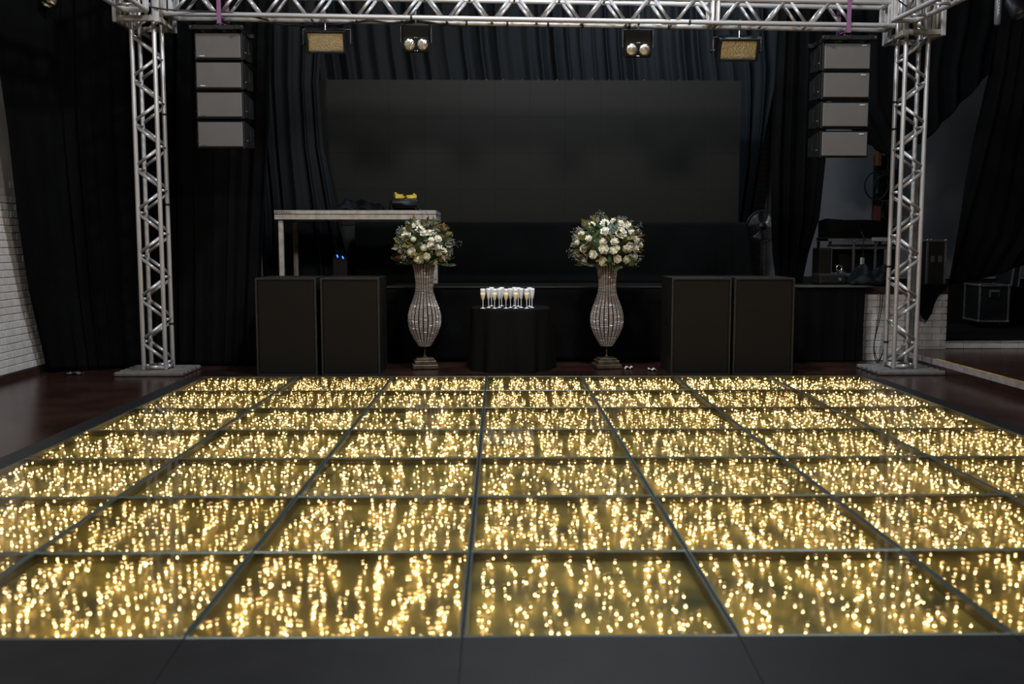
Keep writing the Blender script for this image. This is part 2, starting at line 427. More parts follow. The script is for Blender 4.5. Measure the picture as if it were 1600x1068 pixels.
tL = tower('aluminium box truss tower standing in front of the left black drape', 224.1, 258.8, zL0, pL, False, 4.75)
tR = tower('aluminium box truss tower standing beside the white brick stage front at right', 1396.4, 1430.4, zR0, pR, True, 4.62)
for t, zs in ((tL,(.55,1.9,2.9)), (tR,(.33,1.2,2.75,3.05))):
    for z in zs: MB().lathe([(.029,-.012),(.029,.012)], 12, ((CC/2) if t is tL else -CC/2, CC/2, z)).build('cable_tie', M['tape'], t)

def beam(label, A, B, cc=CC, period=.4975, joints=(), phase=0., zig_bottom=True):
    """A, B: front bottom chord ends; box truss between them"""
    A = Vector(A); B = Vector(B); ax = (B-A).normalized(); L = (B-A).length
    side = Vector((0,0,1)).cross(ax).normalized(); up = ax.cross(side)
    t = thing('truss_beam', label, 'truss beam', A)
    P = lambda s, i, j: ax*s + side*(cc*i) + up*(cc*j)
    for i in (0,1):
        for j in (0,1): bar('chord', P(0,i,j), P(L,i,j), CR, t)
    s = phase
    while s + .45 < L:
        for i in (0,1):
            bar('brace', P(s,i,0), P(s+.19,i,1), BRR, t, n=8); bar('brace', P(s+.25,i,1), P(s+.44,i,0), BRR, t, n=8)
        if zig_bottom:
            bar('cross_brace', P(s+.47,0,0), P(s+.47,1,0), .015, t, n=8)
        bar('cross_brace', P(s+.22,0,1), P(s+.22,1,1), .015, t, n=8)
        s += period
    for js in joints:
        q = js
        b = MB()
        for dq in (-.03,.03):
            for a_, c_ in (((0,0),(1,0)),((0,1),(1,1)),((0,0),(0,1)),((1,0),(1,1))):
                b.tube([P(q+dq,*a_), P(q+dq,*c_)], .024, 6)
        b.build('joint_frame', M['alu'], t)
    return t
bA = at(257,21,11.12); bB = at(1398,40,11.12)
tb = beam('long aluminium box truss beam spanning between the two towers', bA, bB, joints=(.03, (bB-bA).length*(1115-257)/(1398-257), (bB-bA).length-.03), phase=.10)
rA = at(1430,33,10.86); rB = rA + Vector((.06*4.8,-4.8,.0))
beam('short seen aluminium truss beam running forward from the right tower', rB, rA, joints=(((rA-rB).length-.03),), phase=.08)
lA = at(229,16,10.86); lB = lA + Vector((0,-4.8,0))
# side beam offset lies on its left hand; shift so that both chords sit at the seen places
beam('aluminium truss beam running forward from the left tower', lB, lA, joints=(((lA-lB).length-.03),), phase=.08)

def sleeve(label, pxl, pxr, pyb, tw):
    Yf = 10.95; a = at(pxl, pyb, Yf); b = at(pxr, pyb, Yf); wd = b.x-a.x; D = .58; z0 = a.z; xc = (a.x+b.x)/2
    t = thing('sleeve_block', label, 'sleeve block', (xc, Yf+D/2, z0), group='sleeve blocks')
    hx, hy = wd/2, D/2
    for sx in (-1,1):
        for sy in (-1,1): MB().rbox((sx*hx,sy*hy,.30),(.05,.05,.62),.006).build('post', M['alu'], t)
    for z in (.03,.57):
        for sy in (-1,1): MB().rbox((0,sy*hy,z),(wd-.05,.05,.06),.006).build('rail', M['alu_dull'], t)
        for sx in (-1,1): MB().rbox((sx*hx,0,z),(.05,D-.05,.06),.006).build('rail', M['alu_dull'], t)
    for sx in (-1,1):
        for q in (-.55,.55): bar('upright', (sx*hx, q*hy, .0), (sx*hx, q*hy, .6), .024, t)
    for q in (-.5,.5): bar('upright', (q*hx, -hy+.0, .05), (q*hx, -hy+.0, .6), .022, t)
    MB().rbox((.03,-.02,-.10),(.09,.09,.05),.01,rot=(0,.5,0)).build('roller', M['alu_dark'], t)
    return t
sleeve('aluminium sleeve block on the left tower', 180, 245, 33, tL)
sleeve('aluminium sleeve block on the right tower', 1415, 1473, 54.5, tR)
# cables along the beam
def cable(label, pts, r=.008, m='cable', name='cable', cat='cable', sub=6):
    P = [Vector(p) for p in pts]; out = []
    for i in range(len(P)-1):
        p0 = P[max(i-1,0)]; p1 = P[i]; p2 = P[i+1]; p3 = P[min(i+2,len(P)-1)]
        for k in range(sub):
            t = k/sub; out.append(.5*((2*p1)+(p2-p0)*t+(2*p0-5*p1+4*p2-p3)*t*t+(3*p1-p0-3*p2+p3)*t**3))
    out.append(P[-1])
    return tag(MB().tube(out, r, 6).build(name, M[m], smooth=True), label, cat)
cable('black cable sagging across the left sleeve block onto the beam', [at(185,0,10.85), at(205,3,10.85), at(232,10,10.88), at(262,15,10.95), at(300,17,11.08), at(345,19,11.10), at(385,24,11.12), at(420,32,11.2)], .010)
cable('black cable bundle under the middle of the truss beam', [at(420,36,11.37), at(470,40,11.36), at(520,39,11.3), at(560,34,11.3), at(580,32,11.3), at(610,36,11.32), at(650,33,11.33), at(690,38,11.34), at(730,41,11.36)], .013)
cable('black cable draped from the right sleeve block to the side beam', [at(1403,0,10.88), at(1415,9,10.86), at(1428,18,10.85), at(1440,24,10.82), at(1440,28,10.80)], .008)
for k, (px, y0) in enumerate(((640,23),(725,34),(790,35),(855,37),(910,38),(985,40),(1048,41),(1075,26))):
    s = (px-257)/(1398-257); p = bA.lerp(bB, s)
    rr = CC if k != 0 and k != 7 else 0
    MB().lathe([(.030,-.012),(.030,.012)], 12).build('cable_tie', M['tape'], tb)
    o = bpy.data.objects[-1] if False else tb.children[-1]
for k, ch in enumerate([c for c in tb.children if c.name.startswith('cable_tie')]):
    px = (640,725,790,855,910,985,1048,1075)[k]; s = (px-257)/(1398-257); p = bA.lerp(bB, s) - bA
    ch.location = p + Vector((0, 0 if k in (0,7) else CC, 0)); ch.rotation_euler = (0, pi/2, 0)

# ------------------------------------------------------------------ lamps hung from the beam
def clamp_parts(t, dz, y):
    MB().rbox((0,y,dz),(.022,.075,.11),.006).build('clamp', M['alu_dark'], t)
    MB().tube([(0,y,dz-.05),(0,y,dz-.14)], .008, 8).build('bolt', M['chrome'], t)
def strobe(label, pxc, pyc, wpx, hpx, tilt, roll):
    Y = 11.25; c = at(pxc, pyc, Y); wd = wpx*Y/FPX*1.0; hh = hpx*Y/FPX/ .93
    t = thing('strobe_lamp', label, 'stage lamp', c, group='strobe lamps on the beam')
    hs = link('housing', None, t) if False else None
    E = (tilt, 0, roll)
    b = MB(); b.rbox((0,.09,0),(wd+.06,.14,hh+.05),.012)
    for s in (-1,1):
        b.rbox((s*(wd/2+.014),.005,0),(.028,.05,hh+.056),.004); b.rbox((0,.005,s*(hh/2+.014)),(wd,.05,.028),.004)
    h = b.build('housing', M['black'], t); h.rotation_euler = E
    r = MB(); r.add([(-wd/2,.012,-hh/2),(wd/2,.012,-hh/2),(wd/2,.012,hh/2),(-wd/2,.012,hh/2)], [(0,1,2,3)])
    r.box((0,.017,0),(wd,.008,hh)); r.build('reflector', M['reflector'], h)
    y = MB(); y.rbox((0,.09,hh/2+.055),(wd+.15,.05,.008),.002)
    for s in (-1,1): y.rbox((s*(wd/2+.07),.09,hh/4+.02),(.008,.05,hh/2+.07),.002)
    y.build('yoke', M['alu_dark'], t)
    for s in (-1,1): MB().tube([(s*(wd/2+.05),.09,0),(s*(wd/2+.10),.09,0)], .016, 8).build('knob', M['black'], t)
    clamp_parts(t, hh/2+.17, -.02)
    return t
strobe('black strobe lamp with gold speckled reflector hanging left of the middle', 509, 66, 53, 25, R(26), R(1.5))
strobe('black strobe lamp with gold speckled reflector hanging beside the right speakers', 1154, 78, 54, 25, R(26), R(-1))
def blinder(label, pxc, pyc):
    Y = 11.25; c = at(pxc, pyc, Y)
    t = thing('blinder_lamp', label, 'stage lamp', c, group='two lens lamps on the beam')
    b = MB(); b.rbox((0,.06,.06),(.30,.12,.30),.012); h = b.build('housing', M['black'], t); h.rotation_euler = (R(14),0,0)
    for s in (-1,1):
        prof = [(.075,.0),(.078,.012),(.068,.014),(.066,.004)]
        rim = MB().lathe(prof, 24, cap=False).build('rim', M['black'], h); rim.location = (s*.072,-.002,0); rim.rotation_euler = (pi/2,0,0)
        le = MB().lathe([(.001,.018),(.02,.017),(.04,.012),(.056,.004),(.062,.0)], 24, cap=False).build('lens', M['lens'], h, True); le.location = (s*.072,-.004,0); le.rotation_euler = (pi/2,0,0)
    for s in (-1,1):
        for z in (-.07,.07): MB().ico((s*.012,-.004,z), .006).build('screw', M['chrome'], h)
    y = MB(); y.rbox((0,.04,.215),(.34,.05,.008),.002)
    for s in (-1,1): y.rbox((s*.168,.04,.12),(.008,.05,.2),.002)
    y.build('yoke', M['alu_dark'], t)
    clamp_parts(t, .31, -.02)
blinder('black lamp with two round lenses hanging under the beam left of centre', 650, 69)
blinder('black lamp with two round lenses hanging under the beam right of centre', 997, 77)

# ------------------------------------------------------------------ line arrays
def line_array(label, pxl, pxr, rows, s):
    Y = 10.98; h0 = rows[0]; a = at(pxl,(h0[0]+h0[1])/2,Y); b = at(pxr,(h0[0]+h0[1])/2,Y); xc = (a.x+b.x)/2; wd = b.x-a.x
    ztop = at(pxl, rows[0][0], Y).z + .03
    t = thing('line_array', label, 'loudspeaker', (xc, Y, at(pxl, rows[-1][1], Y).z-.02), group='hung line arrays')
    zb = t.location.z
    for i, (y0, y1) in enumerate(rows):
        z1 = at((pxl+pxr)/2, y0, Y).z - zb; z0 = at((pxl+pxr)/2, y1, Y).z - zb; zc = (z0+z1)/2; hh = z1-z0
        H = hh+.035; W = wd+.035
        vs = []
        for y, k in ((0.03,1.),(.47,.72)):
            vs += [(-W/2,y,zc-H/2*k),(W/2,y,zc-H/2*k),(W/2,y,zc+H/2*k),(-W/2,y,zc+H/2*k)]
        bx = MB().add(vs, [(0,1,2,3),(7,6,5,4),(0,4,5,1),(1,5,6,2),(2,6,7,3),(3,7,4,0)]).build('speaker_box', M['black'], t); bevel(bx, .006)
        MB().rbox((0,.014,zc),(wd,.028,hh),.008).build('grille', M['grille_grey'], bx)
        MB().rbox((-s*(wd/2-.07) if i < 4 else 0,-.003,zc+(-hh/2+.02 if s > 0 else hh/2-.02)),(.055,.006,.012),.002).build('badge', M['white_print'] if i < 2 or s < 0 else M['alu_dark'], bx)
        for q in (-1,1):
            MB().rbox((q*(W/2+.006),.12,zc),(.012,.10,H*.9),.003).build('rigging_plate', M['black'], bx)
            MB().ico((q*(W/2+.016),.10,zc-H*.2), .010).build('pin', M['chrome'], bx)
            MB().rbox((q*(W/2+.004),.28,zc+.01),(.01,.03,.13),.003).build('handle', M['black_paint'], bx)
    zt = at((pxl+pxr)/2, rows[0][0], Y).z - zb
    fr = MB()
    for q in (-1,1): fr.rbox((q*(wd/2-.02),.22,zt+.055),(.04,.56,.05),.006)
    fr.rbox((0,-.02,zt+.055),(wd+.10,.05,.05),.006); fr.rbox((0,.45,zt+.055),(wd+.10,.05,.05),.006); fr.rbox((0,.2,zt+.06),(.06,.5,.05),.006)
    f = fr.build('fly_frame', M['black'], t)
    for q in (-1,1): MB().ico((q*(wd/2+.03),-.05,zt+.06), .014).build('pin', M['chrome'], f)
    MB().tube([(0,.1,zt+.08),(0.0,.12,zt+.12)], .012, 8).build('shackle', M['chrome'], f)
    return t
rowsL = [(52,90.5),(98,137),(145,182.5),(191,229)]; rowsR = [(68,107.5),(114,152),(161,197.5),(206.5,243.5)]
line_array('line array of four grey fronted speakers hanging beside the left tower', 305, 375, rowsL, 1)
line_array('line array of four grey fronted speakers hanging beside the right tower', 1289, 1360, rowsR, -1)
def strap(label, px, py, zt):
    p = at(px, py, 11.09); top = Vector((p.x+.01, 11.09, zt))
    b = MB(); b.box(((p.x+top.x)/2,11.085,(p.z+zt)/2),(.045,.008,zt-p.z)); b.box(((p.x+top.x)/2,11.42,(p.z+.05+zt)/2),(.045,.008,zt-p.z-.05))
    b.box(((p.x+top.x)/2,11.25,zt),(.045,.35,.008)); b.box((p.x,11.25,p.z+.025),(.045,.34,.010),rot=(.1,0,0))
    tag(b.build('lifting_strap', M['purple']), label, 'strap', 'purple lifting straps')
strap('purple lifting strap over the left speaker array', 342, 37, 4.40)
strap('purple lifting strap over the right speaker array', 1325, 51, 4.28)

# ------------------------------------------------------------------ drapes
def lerp_row(row, u):
    n = len(row)-1; k = min(int(u*n), n-1); f = u*n-k
    return row[k].lerp(row[k+1], f)
def drape(name, label, rows, vs, folds, amp, m, seed=0, nu=150, nv=40, top_amp=.6, cat='drape', thick=.006, slant=.0):
    """rows: list of polylines (left to right) at heights vs (0 top .. 1 bottom); folds along u"""
    rd = random.Random(seed); rows = [[Vector(p) for p in r] for r in rows]
    ph = [rd.uniform(0,6.28) for _ in range(6)]; w1 = rd.uniform(.25,.45)
    def fn(u, v):
        k = 0
        while k < len(vs)-2 and v > vs[k+1]: k += 1
        f = (v-vs[k])/(vs[k+1]-vs[k]); f = max(0, min(1, f))
        g = f*f*(3-2*f)*.5+f*.5
        p = lerp_row(rows[k], u).lerp(lerp_row(rows[k+1], u), g)
        uu = u + .012*sin(5*v+ph[0]) + slant*v + .02*sin(u*9+ph[4])
        a = amp*(top_amp+(1-top_amp)*v)
        d = sin(2*pi*folds*uu+ph[1]) + w1*sin(2*pi*folds*.53*uu+ph[2]+1.3*v) + .35*sin(2*pi*folds*1.9*uu+ph[3]-v*2)
        d = d*(.75+.4*sin(2*pi*folds*.21*u+ph[5]))
        return Vector((p.x + .35*a*cos(2*pi*folds*uu+ph[1]), p.y - a*d*.6, p.z))
    b = MB().grid(fn, nu, nv)
    o = b.build(name, M[m], smooth=True)
    s = o.modifiers.new('thickness', 'SOLIDIFY'); s.thickness = thick
    return tag(o, label, cat)
def row(Y, *pts): return [at(x, y, Y) for x, y in pts]
def zrow(Y, z, *xs):                      # level row at height z; xs are pixel columns on a line of about that height
    out = []
    for x in xs:
        py = 379 - (z-HC)*FPX/Y; out.append(Vector((at(x,py,Y).x, Y, z)))
    return out
Yd = 11.72
def wp(px, py, off=.09): return at(px, py, (-XL-off)*FPX/(782-px))      # point hanging close to the left wall
drape('stage_drape', 'wide black drape hanging behind the left tower beside the brick wall',
      [[wp(-28,-60), at(90,-60,11.45), at(170,-60,Yd), at(252,-60,Yd)], [wp(10,200), at(95,200,11.45), at(170,200,Yd), at(252,200,Yd)], [wp(24,330), at(105,330,11.45), at(175,330,Yd), at(252,330,Yd)], [wp(44,460), at(118,460,11.5), at(180,460,Yd), at(252,460,Yd)],
       [Vector((wp(72,572).x, wp(72,572).y, .004)), *zrow(11.42,.004,135), *zrow(Yd-.08,.004,190,256)]],
      [0,.40,.60,.80,1], 9, .04, 'cloth', 1, 120, 40)
drape('stage_drape', 'black drape between the left tower and the left subwoofers',
      [row(12.0,(222,-60),(330,-60),(425,-60)), row(12.0,(226,200),(330,200),(420,200)), row(12.0,(230,400),(325,400),(408,400)), zrow(11.85,.004,236,320,400)],
      [0,.4,.72,1], 8, .05, 'cloth', 2, 110, 40)
drape('stage_drape', 'blue black drape pulled aside at the left of the big screen',
      [row(13.7,(380,-60),(440,-60),(512,-60)), row(13.7,(385,130),(440,130),(498,130)), row(13.7,(395,230),(445,230),(505,230)), row(13.65,(405,330),(455,330),(525,330)), zrow(13.65,ZS+.003,410,462,548)],
      [0,.38,.58,.77,1], 6, .06, 'cloth_blue', 3, 100, 40, slant=.06)
BX0, BX1 = at(440,100,15.4).x, at(1220,100,15.4).x
drape('stage_drape', 'pleated blue black backdrop hanging behind and above the big screen',
      [[Vector((BX0+(BX1-BX0)*k/16, 15.4, 5.9)) for k in range(17)], [Vector((BX0+(BX1-BX0)*k/16 - (.05 if k == 16 else 0), 15.4, at(800,100,15.4).z)) for k in range(17)],
       [Vector((BX0+(BX1-BX0)*k/16 - (.27 if k == 16 else .05 if k == 15 else 0), 15.4, at(800,250,15.4).z)) for k in range(17)], [Vector((BX0+(BX1-BX0)*k/16 - (.50 if k == 16 else .20 if k == 15 else .05 if k == 14 else 0), 15.4, ZS+.003)) for k in range(17)]],
      [0,.33,.62,1], 34, .055, 'cloth_blue', 4, 420, 20, top_amp=.9)
drape('stage_drape', 'black drape with a rounded gathered hem beside the pedestal fan',
      [row(13.3,(1222,-60),(1255,-60),(1296,-60)), row(13.3,(1212,120),(1250,120),(1292,120)), row(13.3,(1206,250),(1246,250),(1289,250)), row(13.3,(1206,340),(1244,340),(1279,340)), row(13.3,(1208,395),(1238,395),(1262,395)), zrow(13.3,ZS+.004,1214,1234,1252)],
      [0,.36,.6,.78,.9,1], 4, .06, 'cloth', 5, 70, 44)
drape('stage_drape', 'black swag of drape behind the right line array and tower',
      [row(14.3,(1280,-60),(1360,-60),(1470,-60),(1580,-60)), row(14.3,(1280,60),(1360,60),(1460,60),(1572,40)), row(14.3,(1292,150),(1360,165),(1450,130),(1558,80)), row(14.3,(1340,215),(1395,250),(1450,216),(1545,116))],
      [0,.4,.7,1], 9, .045, 'cloth', 6, 120, 30)
drape('stage_drape', 'heavy black drape pulled to the right edge above the flight case',
      [row(12.9,(1566,-60),(1640,-60),(1730,-60)), row(12.9,(1546,115),(1620,115),(1720,115)), row(12.9,(1528,200),(1610,200),(1715,200)), row(12.85,(1506,300),(1600,300),(1715,300)), row(12.8,(1490,380),(1590,372),(1715,350)), row(12.8,(1479,447),(1555,430),(1700,380))],
      [0,.34,.5,.7,.87,1], 7, .06, 'cloth', 7, 110, 40, slant=.15)
drape('stage_drape', 'end of black cloth hanging in a point over the brick stage front',
      [row(12.24,(1418,443),(1440,443),(1458,443),(1484,443)), row(12.22,(1424,458),(1440,459),(1456,461),(1466,461)), row(12.21,(1430,476),(1441,478),(1451,478),(1459,476)), row(12.21,(1436,488),(1442,497),(1448,500),(1455,490))],
      [0,.25,.6,1], 2, .012, 'cloth', 8, 40, 16)
# stage skirts
drape('stage_skirt', 'long smooth black skirt along the front of the stage',
      [[Vector((XL+.02,YS-.06,ZS-.002)), Vector((0,YS-.06,ZS-.002)), Vector((at(1240,500,YS-.06).x,YS-.06,ZS-.002))], [Vector((XL+.02,YS-.07,.004)), Vector((0,YS-.07,.004)), Vector((at(1240,500,YS-.07).x,YS-.07,.004))]],
      [0,1], 5, .010, 'cloth', 9, 200, 8, cat='skirt')
tag(MB().bb((at(600,447,YS-.08).x,YS-.085,ZS-.002),(at(1046,447,YS-.08).x,YS-.07,ZS+.008)).build('edge_strip', M['edge_grey']), 'thin grey metal strip along the middle of the stage edge', 'edge strip')
drape('stage_skirt', 'black cloth skirt hanging under the stage end beside the brick front',
      [zrow(YS-.12,ZS+.006,1236,1262,1300,1330,1352), zrow(YS-.13,.45,1238,1262,1300,1330,1348), zrow(YS-.14,.006,1240,1262,1300,1328,1346)],
      [0,.5,1], 4.5, .035, 'cloth', 10, 100, 20, cat='skirt', top_amp=.25)
tag(MB().bb((at(1240,448,YS).x,YS-.16,ZS),(at(1362,448,YS).x,YS+.3,ZS+.012)).build('stage_board', M['board']), 'thin grey board on the stage edge above the right skirt', 'board')

# ------------------------------------------------------------------ LED screen
SX0 = at(499,235,14.2).x; SX1 = at(1156,235,14.2).x; SZ1 = at(820,125,14.2).z; SW = (SX1-SX0)/12; SH = .505
scr = thing('led_screen', 'huge switched off black screen wall standing at the back of the stage', 'screen', ((SX0+SX1)/2, 14.2, ZS))
pm = MB().rbox((0,.035,0),(SW-.0006,.07,SH-.0006),.0005).mesh('screen_panel', M['screen'])
for r in range(4):
    for c in range(12):
        p = link('screen_panel', pm, scr, ((c-5.5)*SW, random.uniform(-.0008,.0008), SZ1-ZS-SH*(r+.5)))
        if r == 0:
            for q in (-.13,.13): MB().ico((q*SW/.5,.03,SH/2+.008), .009).build('lock_pin', M['chrome'], p)
fb = MB()
for x in (-2.7,-.9,.9,2.7): fb.rbox((x,.14,(SZ1-ZS)/2),(.05,.05,SZ1-ZS),.005)
fb.rbox((0,.14,.5),(5.9,.05,.05),.005); fb.rbox((0,.06,(SZ1-ZS-4*SH)/2),(5.9,.10,SZ1-ZS-4*SH-.01),.005)
fb.build('support_frame', M['black'], scr)
MB().rbox((at(497,200,14.2).x-scr.location.x,.02,at(497,205,14.2).z-ZS),(.03,.05,.16),.005).build('hinge', M['alu_dark'], scr)
# cloth covered riser in front of the screen
def riser():
    x0 = at(556,380,13.9).x; x1 = at(1166,380,13.9).x; zt = at(820,347,13.9).z; y0 = 13.86
    rd = random.Random(5); b = MB()
    def front(u, v):
        x = x0 + (x1-x0)*u; z = zt*(1-v) + (ZS+.004)*v
        wv = .018*sin(x*3.1+1.5*sin(v*4+x))*v + .02*v*sin(x*7+2*v) + (.05*sin(x*1.3+v*5)*max(0,v-.7))
        puddle = max(0, v-.9)*.9
        return Vector((x + max(0,u-.93)*v*1.4, y0 - wv - .07*v - puddle - .03*max(0,u-.85)*6*v*abs(sin(u*160)), z + (0.02*abs(sin(x*4))*max(0,v-.85)*4 if v < .99 else 0)))
    b.grid(front, 220, 20)
    b.grid(lambda u,v: Vector((x0+(x1-x0)*u, y0+.26*v, zt)), 40, 2)
    b.grid(lambda u,v: Vector((x1+.1*v*(.3+.7*abs(sin(u*9))), y0+.26*u-.02*v, zt*(1-v)+(ZS+.004)*v)), 24, 10)
    o = b.build('riser_cloth', M['cloth'], smooth=True); s = o.modifiers.new('thickness','SOLIDIFY'); s.thickness = .006
    tag(o, 'black cloth draped over the low riser under the big screen', 'cloth')
riser()

# ------------------------------------------------------------------ subwoofers
def sub(label, px0, px1, Y=11.0, ytop=434, turn=0.):
    a = at(px0, 584, Y).x; b = at(px1, 584, Y).x; wd = b-a; H = at(px0, ytop, Y).z; D = .72
    t = thing('subwoofer', label, 'subwoofer', ((a+b)/2, Y, 0), (0,0,turn), group='black subwoofers')
    bx = MB(); th = .022
    bx.bb((-wd/2,0,0),(-wd/2+th,D,H)); bx.bb((wd/2-th,0,0),(wd/2,D,H)); bx.bb((-wd/2+th,0,H-th),(wd/2-th,D,H)); bx.bb((-wd/2+th,0,0),(wd/2-th,D,th)); bx.bb((-wd/2+th,.04,th),(wd/2-th,D,H-th))
    bx.build('cabinet', M['black_paint'], t)
    MB().rbox((0,.022,H/2),(wd-2*th-.006,.028,H-2*th-.006),.004).build('grille', M['grille'], t)
    for sx in (-1,1): MB().rbox((sx*(wd/2-.004),.004,H/2),(.010,.010,H*.99),.003).build('edge_trim', M['edge'], t)
    MB().rbox((0,.004,H-.004),(wd,.010,.010),.003).build('edge_trim', M['edge'], t)
    for sx in (-1,1):
        MB().rbox((sx*(wd/2+.002),.30,H*.55),(.006,.16,.10),.003).build('handle', M['black'], t)
sub('black subwoofer standing farthest left beside the drape', 402, 496)
sub('black subwoofer standing second from the left beside the first vase', 503, 594)
sub('black subwoofer standing right of the second vase', 1048, 1140)
sub('black subwoofer standing farthest right beside the black skirt', 1145, 1238)

# ------------------------------------------------------------------ round table with flutes
TY, TR = 11.62, .45; tc_ = at(798, 478, TY); TZ = at(798, 479, TY).z
tt = thing('round_table', 'small round table under a floor length black cloth between the vases', 'table', (tc_.x, TY, 0))
MB().lathe([(TR-.02,TZ-.03),(TR-.01,TZ-.008)], 40).build('table_top', M['black'], tt)
MB().lathe([(.035,.03),(.035,TZ-.03)], 12).build('pillar', M['black'], tt)
MB().lathe([(.24,.0),(.24,.02),(.05,.04)], 20).build('foot', M['black'], tt)
def cloth_fn(u, v):
    a = 2*pi*u
    if v < .3:
        r = TR*(v/.3); return Vector((r*cos(a), r*sin(a), TZ))
    if v < .36:
        f = (v-.3)/.06; return Vector(((TR+.012*sin(f*pi/2))*cos(a), (TR+.012*sin(f*pi/2))*sin(a), TZ-.02*(1-cos(f*pi/2))))
    f = (v-.36)/.64; k = 9*a
    w_ = f**.7*(.030*sin(k+.8*sin(2*a))+.016*sin(5*a+1.3)+.012*sin(17*a))
    r = TR+.012+.035*f+w_
    return Vector((r*cos(a+.03*f*sin(3*a)), r*sin(a+.03*f*sin(3*a)), TZ-.02-(TZ-.024)*f))
cl = MB().grid(cloth_fn, 200, 34).build('tablecloth', M['cloth_table'], smooth=True); cl.location = (tc_.x, TY, 0)
tag(cl, 'black floor length cloth over the small round table', 'tablecloth')
bowl = MB().lathe([(.006,.088),(.012,.100),(.020,.120),(.0265,.150),(.0295,.180),(.0300,.205),(.0290,.224),(.0275,.224),(.0283,.205),(.028,.18),(.025,.15),(.018,.122),(.004,.100)], 18, cap=False).mesh('bowl', M['flute'], True)
bowl_d = bowl.copy(); bowl_d.materials.clear(); bowl_d.materials.append(M['drink'])
liq = MB().lathe([(.001,.1015),(.012,.112),(.018,.126),(.0245,.152),(.027,.176),(.001,.177)], 18, cap=False).mesh('champagne', M['drink'], True)
# lower tinted half of the bowl of the filled flutes
tint = MB().lathe([(.0075,.090),(.0128,.100),(.0207,.120),(.0272,.150),(.0302,.180),(.0299,.180),(.0268,.150),(.0203,.120),(.0124,.100)], 18, cap=False).mesh('champagne', M['drink'], True)
stem_m = MB().lathe([(.0045,.008),(.0038,.03),(.0038,.07),(.0052,.088)], 10).mesh('stem', M['flute'], True)
foot_m = MB().lathe([(.031,.0),(.031,.0025),(.018,.005),(.0045,.013)], 20).mesh('foot', M['flute'], True)
def print_mesh(m):
    b = MB(); rd = random.Random(3)
    for k in range(7):
        a0 = -pi/2 - .62 + k*.19; z = .184 + .006*abs((k % 3)-1) + rd.uniform(0,.004); r = .0303
        q = [(r*cos(a), r*sin(a), zz) for zz in (z, z+.009) for a in (a0, a0+.15)]
        q2 = [(p[0]*1.02, p[1]*1.02, p[2]) for p in q]
        b.add(q+q2, [(0,1,3,2),(4,6,7,5),(0,4,5,1),(2,3,7,6),(0,2,6,4),(1,5,7,3)])
    return b.mesh('print', m)
pr_c, pr_g = print_mesh(M['print']), print_mesh(M['print_grey'])
flutes = {'front':[754.6,772.8,790.6,805.6,823], 'middle':[763.4,780,797.6,814.3,831.2], 'rear':[768,783.8,803.6,809.6,827.4]}
nth = ['leftmost','second from the left','third from the left','fourth from the left','rightmost']
for rw, (off, filled) in {'front':(-.30,True),'middle':(-.19,False),'rear':(.02,False)}.items():
    for i, px in enumerate(flutes[rw]):
        Y = TY+off + (.08 if rw == 'rear' and i in (0,1,2) else 0)
        t = thing('champagne_flute', f'milky white champagne flute {nth[i]} in the {rw} row on the round table' if not filled else f'champagne filled white flute {nth[i]} in the front row on the round table', 'flute', (at(px,478,Y).x, Y, TZ+.001), (0,0,random.uniform(-.25,.25)), 'champagne flutes')
        b = link('bowl', bowl, t); link('stem', stem_m, t); link('foot', foot_m, t); link('print', pr_c if filled else pr_g, b)
        if filled: link('champagne', tint, b)

# ------------------------------------------------------------------ vases and flowers
vprof = [(.062,.262),(.085,.30),(.122,.36),(.157,.43),(.180,.50),(.188,.57),(.184,.63),(.168,.70),(.142,.77),(.116,.84),(.100,.90),(.093,.96),(.094,1.02),(.100,1.08),(.110,1.14),(.123,1.20),(.132,1.235)]
def prof_r(z):
    for (r0,z0),(r1,z1) in zip(vprof, vprof[1:]):
        if z0 <= z <= z1: return r0+(r1-r0)*(z-z0)/(z1-z0)
    return vprof[-1][0]
def strand_mesh():
    b = MB(); z = .27; rd = random.Random(2)
    while z < 1.23:
        r = prof_r(z); br = .0070 if z < 1.0 else .0060
        x = r + .004
        mr = Euler((rd.uniform(0,6),rd.uniform(0,6),rd.uniform(0,6))).to_matrix(); c0 = Vector((x,0,z))
        b.add([c0 + mr @ Vector(q)*br*1.1 for q in ((1,0,0),(0,1,0),(-1,0,0),(0,-1,0),(0,0,1),(0,0,-1))], [(0,1,4),(1,2,4),(2,3,4),(3,0,4),(1,0,5),(2,1,5),(3,2,5),(0,3,5)])
        z += br*1.85
    return b.mesh('bead_strand', M['bead'])
def wire_mesh():
    return MB().tube([(prof_r(.262+k*.0973)+.002,0,.262+k*.0973) for k in range(11)], .004, 5).mesh('wire', M['wire'], True)
strand, wire_m = strand_mesh(), wire_mesh()
